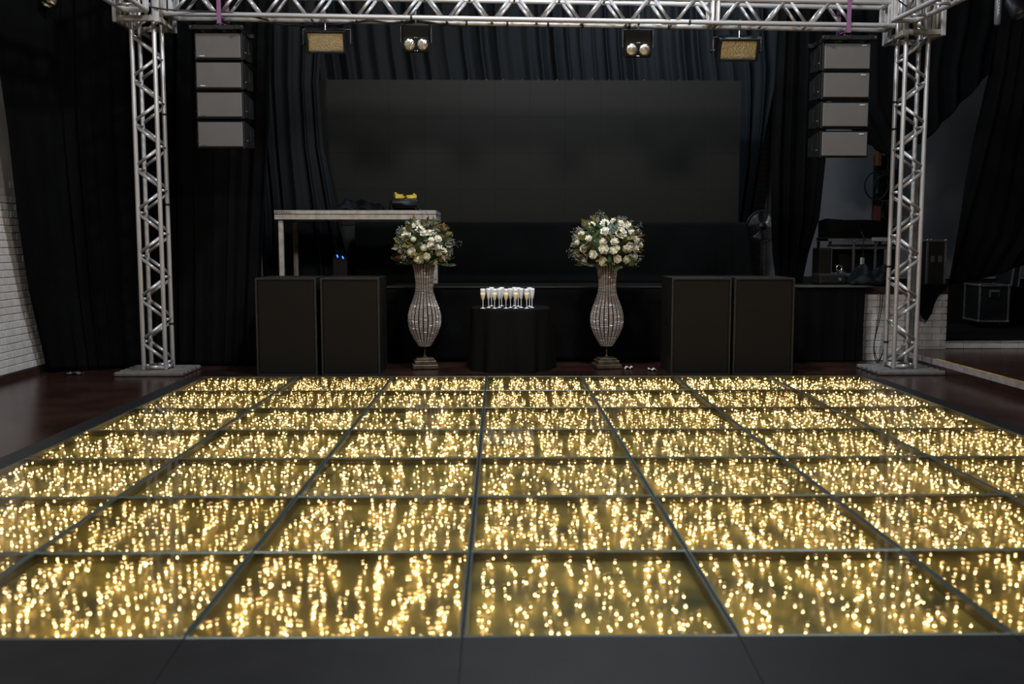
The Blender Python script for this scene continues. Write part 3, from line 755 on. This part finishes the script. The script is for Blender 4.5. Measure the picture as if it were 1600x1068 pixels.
def vase(label, px, Y):
    c = at(px, 577, Y)
    t = thing('crystal_vase', label, 'vase', (c.x, Y, 0), group='crystal vases')
    bs_ = MB(); bs_.rbox((0,0,.03),(.30,.30,.052),.008); bs_.rbox((0,0,.078),(.255,.255,.044),.008); bs_.rbox((0,0,.112),(.21,.21,.024),.006)
    o = bs_.build('base', M['bronze'], t); o.rotation_euler = (0,0,R(8))
    MB().lathe([(.05,.124),(.018,.14),(.010,.16),(.010,.235),(.03,.25),(.062,.262)], 16).build('stem', M['bronze'], t)
    MB().lathe([(r-.008,z) for r,z in vprof], 36, cap=False).build('lining', M['wire'], t, True)
    for rr, zz in ((.137,1.235),(.066,.266)):
        MB().tube([(rr*cos(a*pi/16), rr*sin(a*pi/16), zz) for a in range(33)], .006, 6).build('rim', M['bronze'], t)
    N = 22
    for k in range(N):
        for d in (-.068,0,.068): link('bead_strand', strand, t, rot=(0,0,2*pi*k/N+d))
        link('wire', wire_m, t, rot=(0,0,2*pi*(k+.5)/N))
    return c.x
def rose_mesh(seed, open_):
    rd = random.Random(seed); b = MB()
    b.lathe([(.001,-.032),(.018,-.028),(.027,-.010),(.025,.004),(.016,.014),(.006,.018),(.001,.016)], 10, mi=1, cap=False)
    for ring, (n, r0, r1, z0, z1) in enumerate(((3,.010,.014,-.01,.020),(5,.016,.026,-.02,.018),(6,.020,.026+.014*open_,-.028,.010-.004*open_),(6,.018,.030+.018*open_,-.032,-.002-.006*open_))):
        for k in range(n):
            a0 = 2*pi*(k+.5*ring)/n + rd.uniform(-.15,.15); wdt = 2*pi/n*.75
            def fn(u, v, a0=a0, wdt=wdt, r0=r0, r1=r1, z0=z0, z1=z1):
                a = a0 + (u-.5)*wdt*2*(.45+.55*sin(pi*min(1,v*.75+.15)))
                r = r0 + (r1-r0)*v**.8 + .006*v*v*(1-abs(2*u-1)) - .004*abs(2*u-1)
                z = z0 + (z1-z0)*v - .008*v*abs(2*u-1)**2 - (.008*max(0,v-.7)/.3 if ring > 1 else 0)
                return Vector((r*cos(a), r*sin(a), z))
            b.grid(fn, 4, 3, 1 if ring == 0 else 0)
    return b.mesh('rose', [M['rose'], M['rose_core']], True)
roses = [rose_mesh(1,.2), rose_mesh(2,.6), rose_mesh(3,1.0)]
def leaf_mesh(m, wd=.38):
    b = MB()
    def fn(u, v):
        wv = wd*sin(pi*v**.8)*.5; x = (2*u-1)*wv
        return Vector((x, .10*abs(2*u-1)*wv - .18*v*v, v))
    b.grid(fn, 4, 6); return b.mesh('leaf', m, True)
leaves = [leaf_mesh(M['leaf_g']), leaf_mesh(M['leaf_o'],.46), leaf_mesh(M['leaf_b'],.46)]
def fern_mesh():
    b = MB()
    b.tube([(0,-.35*(k/8)**2,k/8) for k in range(9)], [.012*(1-k/9) for k in range(9)], 4)
    for k in range(1,13):
        v = k/13; L = .26*sin(pi*(.15+.8*(1-v)))
        for s in (-1,1):
            p = Vector((0,-.35*v*v,v)); q = p+Vector((s*L,-.05,.10)); n = Vector((0,-.02,.035))
            b.add([p-n, q, p+n, p+Vector((s*L*.5,.01,.09))], [(0,1,3),(0,3,2)])
    return b.mesh('fern_frond', M['leaf_g'])
fern = fern_mesh()
def sprig_cloud(name, rd, pts, parent):
    b = MB()
    for p, d in pts:
        L = d.length; n = d.normalized(); side = n.orthogonal().normalized()
        b.tube([p, p+d], .0016, 3, 1)
        for k in range(9):
            f = rd.uniform(.45,1.05); a = rd.uniform(0,6.28); o_ = Matrix.Rotation(a,3,n) @ side
            q = p+d*f; e = q + o_*L*rd.uniform(.08,.38) + n*L*.12
            b.tube([q, e], .0010, 3, 1, False); b.ico(e, rd.uniform(.0025,.0052))
    return stuff(b.build(name, [M['sprig'], M['stem']], parent), 'grey white filler sprigs')
def orient(n, spin=0.):
    return (n.to_track_quat('Z','Y') @ Euler((0,0,spin)).to_quaternion()).to_euler()
def bouquet(label, x, Y, zc, rx, rz, roses_px, seed, cpx, cpy):
    rd = random.Random(seed)
    t = thing('flower_arrangement', label, 'flower arrangement', (x, Y, 1.235), group='flower arrangements')
    C = Vector((0,0,zc-1.235))
    MB().lathe([(.001,-.80*rz),(.55*rx,-.62*rz),(.78*rx,-.2*rz),(.76*rx,.25*rz),(.45*rx,.65*rz),(.001,.8*rz)], 18, (0,0,C.z)).build('foliage_core', M['leaf_g'], t, True)
    def dome(n, k=1.): return C + Vector((n.x*rx*k, n.y*rx*k, n.z*rz*k))
    used = []
    for (px, py, sz) in roses_px:
        u = (px-cpx)*Y/FPX/rx; v = -(py-cpy)*Y/FPX/rz; q = u*u+v*v
        if q > .93: u *= (.93/q)**.5; v *= (.93/q)**.5; q = .93
        n = Vector((u, -(1-q)**.5, v)); p = dome(n, 1.0)
        nn = (n + Vector((0,-.15,.25))).normalized()
        link('rose', rd.choice(roses), t, p, orient(nn, rd.uniform(0,6)), sz*1.0); used.append(n)
    for k in range(16):            # roses round the back
        a = rd.uniform(.15,pi-.15); z = rd.uniform(-.4,.8); h = (1-z*z)**.5; n = Vector((h*cos(a), h*sin(a), z))
        link('rose', rd.choice(roses), t, dome(n), orient(n, rd.uniform(0,6)), rd.uniform(.8,1.05))
    for k in range(190):
        z = rd.uniform(-.65,.95); a = rd.uniform(0,2*pi); h = (1-z*z)**.5; n = Vector((h*cos(a), h*sin(a), z))
        kind = rd.choices((0,1,2),(5,4,3))[0]
        d = (n + Vector((rd.uniform(-.7,.7), rd.uniform(-.7,.7), rd.uniform(-.5,.7)))).normalized()
        link('leaf', leaves[kind], t, dome(n,.86), orient(d, rd.uniform(0,6)), rd.uniform(.085,.14))
    for k in range(16):
        a = 2*pi*k/16 + rd.uniform(-.15,.15); d = Vector((cos(a), sin(a), rd.uniform(-.55,-.05))).normalized()
        link('fern_frond', fern, t, C + Vector((cos(a)*rx*.45, sin(a)*rx*.45, -.68*rz)), orient(d, rd.uniform(-.5,.5)+pi), rd.uniform(.18,.26))
    pts = []
    for k in range(150):
        z = rd.uniform(-.6,1); a = rd.uniform(0,2*pi); h = (1-z*z)**.5; n = Vector((h*cos(a), h*sin(a), z))
        L = rd.uniform(.05,.095) if rd.random() > .06 else rd.uniform(.12,.17)
        d = (n + Vector((rd.uniform(-.4,.4), rd.uniform(-.4,.4), rd.uniform(-.2,.5)))).normalized()
        pts.append((dome(n,.88), d*L))
    sprig_cloud('filler_sprigs', rd, pts, t)
vx = vase('tall bead strung vase beside the second subwoofer', 664, 11.62)
vx2 = vase('tall bead strung vase right of the round table', 947.5, 11.62)
RL = [(641,358,1),(648,350,1.05),(660,348,1),(663,357,1.2),(670,363,1),(640.5,367.5,1.3),(653.5,373,.95),(678,362,.9),(684.5,363,.9),(681.5,374,1),(692,372,.95),(681,383,.95),(670,386,.95),(631.5,391,1),(649.5,392.5,1.1),(636.5,401,1),(660.5,404,1.4),(692,385,1.15),(692.5,393.5,1.25),(700,391,1.05),(674,400,.9),(697,403,1.1),(686,409,.9),(704,409,.9),(652,353,.9)]
RRT = [(920.5,351,1.2),(939.5,347,1.15),(953,345,.95),(963.5,349,1.3),(977,353,1.25),(904.5,365,1.1),(914,372,1.15),(939,360,1.15),(964,362.5,1.45),(981.5,362,1.05),(935,377,1.25),(953,376.5,1.35),(936,388,1.4),(951.5,390.5,1.3),(906,388,1.0),(920,397,1.05),(908.5,408,.95),(936.5,408.5,1.3),(957,387,.8),(971.5,388,1.0),(979,384.5,1.1),(988,387,1.1),(990,373.5,1.0),(996,381,1.1),(959,404.5,1.0),(974,404.5,1.05),(980,405,1.25),(988,400,1.05),(987.5,413.5,1.1),(898,378,.9),(993,408,.8)]
bouquet('smaller white rose arrangement in the vase beside the second subwoofer', vx, 11.62, at(667,383,11.62).z, .30, .285, RL, 21, 667, 383)
bouquet('full round white rose arrangement in the vase right of the round table', vx2, 11.62, at(949,382,11.62).z, .385, .325, RRT, 22, 947.5, 382)

# ------------------------------------------------------------------ platform table on the stage
def platform():
    Yf = 12.42; a = at(428,328,Yf); b = at(681,328,Yf); x0, x1, zt = a.x, b.x, a.z; D = 1.0; zb = at(428,343,Yf).z
    t = thing('platform_table', 'aluminium framed platform table standing on the stage at left', 'table', ((x0+x1)/2, Yf, ZS))
    hw = (x1-x0)/2; H = zt-ZS; fh = zt-zb
    MB().bb((-hw+.02,.02,H-.02),(hw-.02,D-.02,H-.002)).build('deck', M['dark'], t)
    for y, n in ((0,1),(D-.03,-1)):
        b_ = MB(); b_.rbox((0,y+.015,H-fh*.22),(2*hw,.035,fh*.40),.004); b_.rbox((0,y+.017+.006*n,H-fh*.55),(2*hw,.026,fh*.30),.002); b_.rbox((0,y+.015,H-fh*.85),(2*hw,.035,fh*.28),.004)
        b_.build('rail', M['alu_dull'], t)
    for s in (-1,1):
        b_ = MB(); b_.rbox((s*(hw-.015),D/2,H-fh*.22),(.035,D-.07,fh*.40),.004); b_.rbox((s*(hw-.017),D/2,H-fh*.55),(.026,D-.07,fh*.3),.002); b_.rbox((s*(hw-.015),D/2,H-fh*.85),(.035,D-.07,fh*.28),.004)
        b_.build('rail', M['alu_dull'], t)
        for y in (.06,D-.06):
            l = MB().rbox((s*(hw-.07),y,(H-fh)/2),(.06,.06,H-fh),.006).build('leg', M['alu_dull'], t)
            MB().ico((s*(hw-.07),y-.031,.06), .012).build('bolt', M['alu_dark'], l)
    # lettering on the front rail
    cu = bpy.data.curves.new('lettering', 'FONT'); cu.body = 'SEVERALL'; cu.size = .046; cu.extrude = .001; cu.space_character = 1.05
    tmp = bpy.data.objects.new('tmp', cu); col.objects.link(tmp)
    dg = bpy.context.evaluated_depsgraph_get(); me = bpy.data.meshes.new_from_object(tmp.evaluated_get(dg)); me.name = 'lettering'
    bpy.data.objects.remove(tmp); me.materials.clear(); me.materials.append(M['ink'])
    link('lettering', me, t, (-hw+.012, -.0045, H-fh*.22-.016), (pi/2,0,0))
    return t, Yf, zt
pt, PY, PZ = platform()
# crumpled dark cloth and bag of yellow tools on the table
def heap(name, label, cat, x0, x1, Y, D, z, H, m, seed, folds=7):
    rd = random.Random(seed); ph = [rd.uniform(0,6) for _ in range(6)]
    def fn(u, v):
        x = x0+(x1-x0)*u; e = (sin(pi*u)**.5)*(sin(pi*v)**.5) if 0 < u < 1 and 0 < v < 1 else 0
        hgt = H*e*(.55+.25*sin(folds*u*2+ph[0]+3*v)+.2*sin(folds*1.7*u-4*v+ph[1])+.14*sin(folds*2.7*v+folds*2*u+ph[2]))
        return Vector((x+.02*sin(9*v+ph[3]), Y+D*v+.03*sin(8*u+ph[4])*(1 if v in (0,1) else .5), z+.002+max(0,hgt)))
    o = MB().grid(fn, 60, 30).build(name, M[m], smooth=True)
    s = o.modifiers.new('thickness','SOLIDIFY'); s.thickness = .006; s.offset = 1
    return tag(o, label, cat)
heap('folded_cloth', 'crumpled navy black cloth lying on the platform table', 'cloth', at(514,325,PY+.2).x, at(598,325,PY+.2).x, PY+.10, .45, PZ, .17, 'cloth_blue', 3, 9)
bgx = at(633,320,PY+.3).x
bg = thing('tool_bag', 'black open tool bag holding yellow tools on the platform table', 'bag', (bgx, PY+.35, PZ+.002))
b_ = MB(); b_.rbox((0,0,.08),(.32,.20,.15),.03)
for s in (-1,1): b_.rbox((0,s*.10,.105),(.33,.02,.10),.008)
b_.build('bag_body', M['black'], bg, True)
MB().tube([(-.19,-.03,.0),(-.20,-.05,.06),(-.17,-.06,.13)], .010, 6).build('strap', M['black'], bg)
for k, (x, z, r_) in enumerate(((-.075,.185,.3),(.075,.175,-.2))):
    o = MB(); o.rbox((0,0,0),(.13 if k == 0 else .14,.07,.055),.018); o.rbox((.045 if k else -.045,0,.014),(.05,.06,.06),.016); o.rbox((0,-.03,-.03),(.10,.03,.05),.008)
    y = o.build('yellow_tool', M['yellow'], None, True); y.location = (bgx+x, PY+.33, PZ+z); y.rotation_euler = (0,r_*.4,0)
    tag(y, 'yellow tool sticking out of the bag at its left side' if k == 0 else 'yellow tool sticking out of the bag at its right side', 'tool', 'yellow tools in the bag')
# small device with two blue indicator lights under the table
bp_ = at(531,401,13.39)
dv = thing('control_box', 'small black box with two blue indicator lights under the platform table', 'control box', (bp_.x, 13.40, ZS))
hz_ = bp_.z-ZS
MB().rbox((0,.05,(hz_+.04)/2),(.20,.10,hz_+.04),.008).build('body', M['black'], dv)
for px, py in ((527,400),(535.5,402)):
    p = at(px,py,13.39); MB().rbox((p.x-bp_.x, -.003, p.z-ZS),(.014,.008,.036),.003,rot=(0,-.35,0)).build('indicator', M['blue_led'], dv)

# ------------------------------------------------------------------ pedestal fan
fc = at(1191,354,14.6)
fan = thing('pedestal_fan', 'black pedestal fan half hidden behind the gathered drape', 'fan', (fc.x, 14.6, ZS))
fz = fc.z-ZS; FR = .235
MB().lathe([(.22,.0),(.22,.02),(.05,.05),(.03,.06)], 24).build('base', M['black'], fan)
MB().lathe([(.017,.06),(.017,fz-.05)], 10).build('pole', M['black'], fan)
o = MB().lathe([(.02,-.10),(.075,-.06),(.08,.0),(.05,.05)], 18).build('motor', M['black'], fan, True); o.location = (0,.08,fz); o.rotation_euler = (-pi/2,0,0)
cg = MB()
for rr in (.06,.10,.14,.18,.21,.235): cg.tube([(rr*cos(a*pi/16), -.06*(1-(rr/FR)**2), rr*sin(a*pi/16)) for a in range(33)], .0028 if rr < .23 else .010, 5)
for k in range(24):
    a = 2*pi*k/24; cg.tube([(.05*cos(a),-.058,.05*sin(a)),(.15*cos(a),-.04,.15*sin(a)),(FR*cos(a),.0,FR*sin(a))], .0022, 4)
cg.lathe([(.05,-.004),(.05,.004)], 18); cage = cg.build('cage', M['black'], fan); cage.location = (0,0,fz)
for k in range(3):
    a0 = 2*pi*k/3+.4
    bl = MB().grid(lambda u,v: Vector(((.04+.16*v)*cos(a0+(u-.5)*1.3*(.5+.5*v)), .02+.05*(u-.5), (.04+.16*v)*sin(a0+(u-.5)*1.3*(.5+.5*v)))), 6, 4).build('blade', M['plastic'], fan, True)
    bl.location = (0,.02,fz); s = bl.modifiers.new('thickness','SOLIDIFY'); s.thickness = .004
cable('thin black fan cord hanging beside the fan pole', [fc+Vector((.07,.06,-.1)), at(1195,395,14.65), at(1197,415,14.65), at(1192,428,14.65), Vector((fc.x+.12,14.66,ZS+.01))], .005)

# ------------------------------------------------------------------ equipment at the right of the stage
ey = 13.4
def px_box(name, label, cat, x0, y0, x1, y1, Y, D, m, part='body', zb=None):
    a = at(x0,y1,Y); b = at(x1,y0,Y); z0 = a.z if zb is None else zb
    t = thing(name, label, cat, ((a.x+b.x)/2, Y, z0)); wd = b.x-a.x; H = b.z-z0
    MB().rbox((0,D/2,H/2),(wd,D,H),.012).build(part, M[m], t)
    return t, wd, H
# folding trestle carrying a draped black case
a = at(1294,375,ey); b = at(1400,375,ey); zt = at(1300,372,ey).z
tr = thing('equipment_trestle', 'metal framed equipment trestle on the stage behind the right tower', 'trestle', ((a.x+b.x)/2, ey, ZS))
hw = (b.x-a.x)/2; H = zt-ZS
for s, y in ((-1,0),(-1,.5),(1,0),(1,.5)): MB().rbox((s*(hw-.03),y,(H-.04)/2),(.035,.035,H-.04),.004).build('leg', M['black'], tr)
for px in (1333,1367):
    x = at(px,400,ey).x-tr.location.x; l = MB().rbox((x,-.01,(H-.03)/2),(.032,.03,H-.03),.004).build('leg', M['alu_dark'], tr); MB().ico((x,-.03,H-.05), .012).build('bolt', M['chrome'], l)
for z, m in ((H-.02,'alu_dark'),(H-.10,'black'),(H-.13,'alu_dark')): MB().rbox((0,.0,z),(2*hw,.04,.035),.004).build('rail', M[m], tr)
MB().rbox((hw-.17,-.03,H-.015),(.34,.03,.05),.004).build('rail', M['alu'], tr)
MB().rbox((0,.5,H-.02),(2*hw,.04,.035),.004).build('rail', M['alu_dark'], tr); MB().rbox((0,.25,H-.0),(2*hw,.54,.02),.004).build('shelf', M['black'], tr)
MB().rbox((.05,.28,H-.30),(2*hw-.3,.3,.34),.01).build('inner_case', M['black'], tr)
def case_top():
    z0 = zt+.012; xl, xr = at(1296,360,ey).x, at(1402,360,ey).x; h1 = at(1300,342,ey).z-z0; h2 = at(1390,352,ey).z-z0
    def fn(u, v):
        x = xl+(xr-xl)*u; h = (h1 if u < .35 else h1+(h2-h1)*((u-.35)/.65))*(1-.08*sin(u*7))
        return Vector((x, ey-.02+.5*v, z0+h+.01*sin(11*u+5*v)))
    b = MB().grid(fn, 30, 8)
    b.grid(lambda u,v: Vector((xl+(xr-xl)*u, ey-.02-.01*sin(12*u)*(1-v), z0+(fn(u,0).z-z0)*v)), 30, 6)
    b.grid(lambda u,v: Vector((xl, ey-.02+.5*u, z0+(fn(0,u).z-z0)*v)), 8, 4); b.grid(lambda u,v: Vector((xr, ey-.02+.5*u, z0+(fn(1,u).z-z0)*v)), 8, 4); b.grid(lambda u,v: Vector((xl+(xr-xl)*u, ey+.48, z0+(fn(u,1).z-z0)*v)), 30, 4)
    tag(b.build('covered_mixer', M['cloth'], smooth=False), 'mixing desk under a black cover on the equipment trestle', 'mixer')
case_top()
cable('blue and black cable loop hanging from the trestle rail', [at(1345,362,ey-.06), at(1350,372,ey-.08), at(1347,385,ey-.08), at(1349,395,ey-.07), at(1348,403,ey-.06)], .008)
ps, w_, h_ = px_box('power_adapter', 'small pale power strip hanging on a cable under the trestle', 'power strip', 1344.5, 402, 1351.5, 414, ey-.07, .03, 'white_print')
for k in range(4): MB().rbox((0,-.002,h_*(.15+.23*k)),(w_*.5,.008,h_*.08),.002).build('socket', M['black'], ps)
px_box('monitor_speaker', 'upright black speaker beside the equipment trestle', 'loudspeaker', 1279, 387, 1300, 443, 13.0, .3, 'black', 'cabinet', ZS)
sp = bpy.data.objects['monitor_speaker']; MB().rbox((0,-.004,.27),(.15,.012,.36),.004).build('grille', M['grille'], sp)
am, w_, h_ = px_box('power_amplifier', 'low black amplifier on the stage edge above the skirt', 'amplifier', 1281, 428, 1322, 443, 12.6, .35, 'black_paint', 'chassis', ZS+.02)
MB().rbox((0,-.004,h_/2),(w_*.9,.012,h_*.7),.003).build('front_panel', M['black'], am); MB().lathe([(.02,0),(.02,.02)], 12).build('knob', M['plastic'], am).rotation_euler = (pi/2,0,0)
[c for c in am.children if c.name.startswith('knob')][0].location = (w_*.25,-.01,h_/2)
sk = thing('shackle', 'shiny steel shackle and chain lying on the amplifier', 'shackle', at(1311,427,12.7))
sk.location.z = ZS+.02+h_+.0
MB().tube([(.035*cos(a*pi/10),0,.075+.035*sin(a*pi/10)) for a in range(-3,14)], .007, 6).build('bow', M['chrome'], sk)
MB().tube([(-.04,0,.045),(.04,0,.045)], .008, 8).build('pin', M['chrome'], sk)
for k in range(7):
    ln = MB().tube([(.018*cos(a*pi/6),.010*sin(a*pi/6),0) for a in range(13)], .004, 5).build('chain_link', M['chrome'], sk)
    ln.location = (-.03+.018*k, .01*(k % 2), .012+.012*(k % 3)); ln.rotation_euler = (k*1.1, k*.5, k*.8)
heap('cloth_heap', 'heap of black cloth on the stage edge behind the right tower', 'cloth', at(1326,440,12.6).x, at(1400,440,12.6).x, 12.42, .5, ZS+.018, .26, 'cloth_blue', 8, 8)
# hoist on the back wall
ho = thing('chain_hoist', 'orange and black hoist with cable loops on the wall behind the right tower', 'hoist', at(1380,300,15.95))
z0 = ho.location.z
MB().rbox((.06,.20,.1),(.30,.05,1.0),.008).build('wall_plate', M['black'], ho)
MB().rbox((-.08,.05,.55),(.09,.12,.30),.02).build('hook_block', M['orange'], ho)
MB().rbox((.10,.10,.15),(.34,.2,.42),.04).build('motor', M['black'], ho, True)
MB().rbox((-.06,.08,-.38),(.12,.12,.34),.02).build('bracket', M['red'], ho)
MB().rbox((.12,.08,-.28),(.2,.14,.3),.03).build('chain_bag', M['black_paint'], ho, True)
MB().tube([(-.12+.19*cos(a*pi/10), -.02, .10+.22*sin(a*pi/10)) for a in range(21)], .013, 6).build('cable_loop', M['cable'], ho)
MB().tube([(.02+.19*cos(a*pi/10), -.04, .06+.21*sin(a*pi/10)) for a in range(21)], .013, 6).build('cable_loop', M['cable'], ho)
MB().tube([(.08,.05,.35),(.09,.05,.9),(.10,.05,2.2)], .012, 6).build('chain', M['cable'], ho)
# cables against the brick front
cable('pair of thin black cables looping down the white brick stage front', [at(1379,452,12.2), at(1379,470,12.2), at(1374,500,12.2), at(1366,535,12.2), at(1366,555,12.18), at(1371,566,12.0), at(1376,560,12.1), at(1380,545,12.2)], .007)
cable('thin black cable hanging straight beside the right tower', [at(1374,452,12.21), at(1375,475,12.21), at(1369,515,12.21), at(1366,545,12.2), at(1372,562,12.05), at(1380,552,12.1)], .006)
# tall stand behind the right tower
stn = thing('steel_post', 'worn grey steel post standing behind the right tower', 'post', gz(1417,565,0.0))
stn.location.y = 12.05
MB().lathe([(.032,.012),(.032,2.4)], 12).build('tube', M['alu_dark'], stn); MB().lathe([(.10,0),(.10,.012)], 16).build('foot', M['alu_dark'], stn)

# flight cases
def flight_case(label, px0, py0, px1, py1, Y, D, zb, turn, lid):
    a = at(px0,py1,Y); b = at(px1,py0,Y); wd = b.x-a.x; wh = .10 if lid else 0; H = b.z-zb-wh
    t = thing('flight_case', label, 'flight case', ((a.x+b.x)/2, Y+.0, zb), (0,0,turn))
    bx = MB().rbox((0,D/2,wh+H/2),(wd,D,H),.006).build('body', M['black_paint'], t)
    e = .028
    for sx in (-1,1):
        for y in (0,D): MB().rbox((sx*wd/2,y,wh+H/2),(e,e,H),.004).build('edge_profile', M['alu_dark'], t)
        for z in (wh,wh+H): MB().rbox((sx*wd/2,D/2,z),(e,D,e),.004).build('edge_profile', M['alu_dark'], t)
    for y in (0,D):
        for z in (wh,wh+H): MB().rbox((0,y,z),(wd,e,e),.004).build('edge_profile', M['alu_dark'], t)
    for sx in (-1,1):
        for y in (0,D):
            for z in (wh,wh+H): MB().ico((sx*wd/2,y,z), .028).build('ball_corner', M['alu_dark'], t)
    if lid:
        h = MB(); h.rbox((0,-.006,wh+H*.78),(.15,.012,.11),.004); h = h.build('handle_dish', M['alu_dark'], t); MB().rbox((0,-.014,wh+H*.76),(.11,.012,.07),.004).build('handle', M['black'], h); MB().rbox((0,-.02,wh+H*.83),(.12,.012,.012),.004).build('grip', M['chrome'], h)
        for sx in (-1,1):
            for y in (.08,D-.08):
                MB().tube([(sx*(wd/2-.09)-.016,y,.045),(sx*(wd/2-.09)+.016,y,.045)], .045, 14).build('castor', M['black'], t)
        MB().rbox((0,D/2,wh-.006),(wd-.05,D-.06,.012),.003).build('castor_board', M['black'], t)
        ld = MB().rbox((wd/2+.10,D/2,wh+H+.22),(.12,D,.46),.006,rot=(0,R(6),0)).build('lid', M['black_paint'], t)
        for q in (-.05,.05): MB().rbox((wd/2+.10+q,0,wh+H+.22),(.026,.02,.48),.004,rot=(0,R(6),0)).build('lid_profile', M['alu_dark'], ld)
    else:
        for k in (-.2,.2): MB().rbox((k*wd,-.006,H*.6),(.05,.012,.08),.004).build('latch', M['alu_dark'], t)
    return t
flight_case('black flight case with metal edges and open lid in the recess at right', 1530, 446, 1576, 505, 14.4, .6, .226, R(-6), True)
flight_case('black flight case standing on the stage right of the right tower', 1447, 376, 1478, 443, 12.48, .42, ZS, 0, False)

# ------------------------------------------------------------------ lamps high at the edges of the view
def spot(label, c, r, m):
    t = thing('ceiling_spotlight', label, 'spotlight', c)
    MB().lathe([(r*.45,.30),(r*.8,.26),(r,.05),(r,0),(r*.92,0),(r*.9,.04)], 20, cap=False).build('can', M[m], t, True)
    MB().lathe([(.001,.02),(r*.5,.016),(r*.9,.03)], 20, cap=False).build('lens', M['lens'], t, True)
    MB().tube([(0,0,.28),(0,0,3.9)], .012, 6).build('hanger', M['black'], t)
    return t
s1 = spot('silver spotlight peeking in above the left drape', at(76,8,11.0), .085, 'chrome'); s1.rotation_euler = (R(-12),R(10),0)
s2 = spot('black spotlight at the upper right edge', at(1597,28,11.6), .10, 'black'); s2.rotation_euler = (R(-25),R(-20),0)
p = at(1558,40,11.4)
bt = thing('hanging_tube', 'grey plastic sleeved lamp tube hanging at the upper right', 'lamp', p)
MB().lathe([(.02,.0),(.034,.02),(.036,.10),(.036,.36),(.02,.40)], 16).build('sleeve', M['plastic'], bt, True)
MB().tube([(0,0,.39),(0,0,3.4)], .006, 6).build('cord', M['black'], bt)
for k in range(5): MB().rbox((-.004,-.036,.13+.035*k),(.008,.004,.02),.001).build('marking', M['white_print'], bt)
# litter on the floor
for i, (px, py, lb) in enumerate(((982,576,'small pale paper scrap on the floor right of the second vase'),(1019,579,'pale paper scrap on the floor beside the third subwoofer'),(118,585,'crumpled clear plastic scrap on the floor beside the left drape'))):
    g = gz(px, py, 0); rd = random.Random(i)
    o = MB().grid(lambda u,v: Vector(((u-.5)*(.09 if i < 2 else .16), (v-.5)*.10, .004+.03*abs(sin(5*u+i))*abs(sin(4*v+1)))), 6, 5).build('paper_scrap', M['litter'] if i < 2 else M['plastic'])
    s = o.modifiers.new('thickness','SOLIDIFY'); s.thickness = .002
    o.location = g; tag(o, lb, 'scrap')
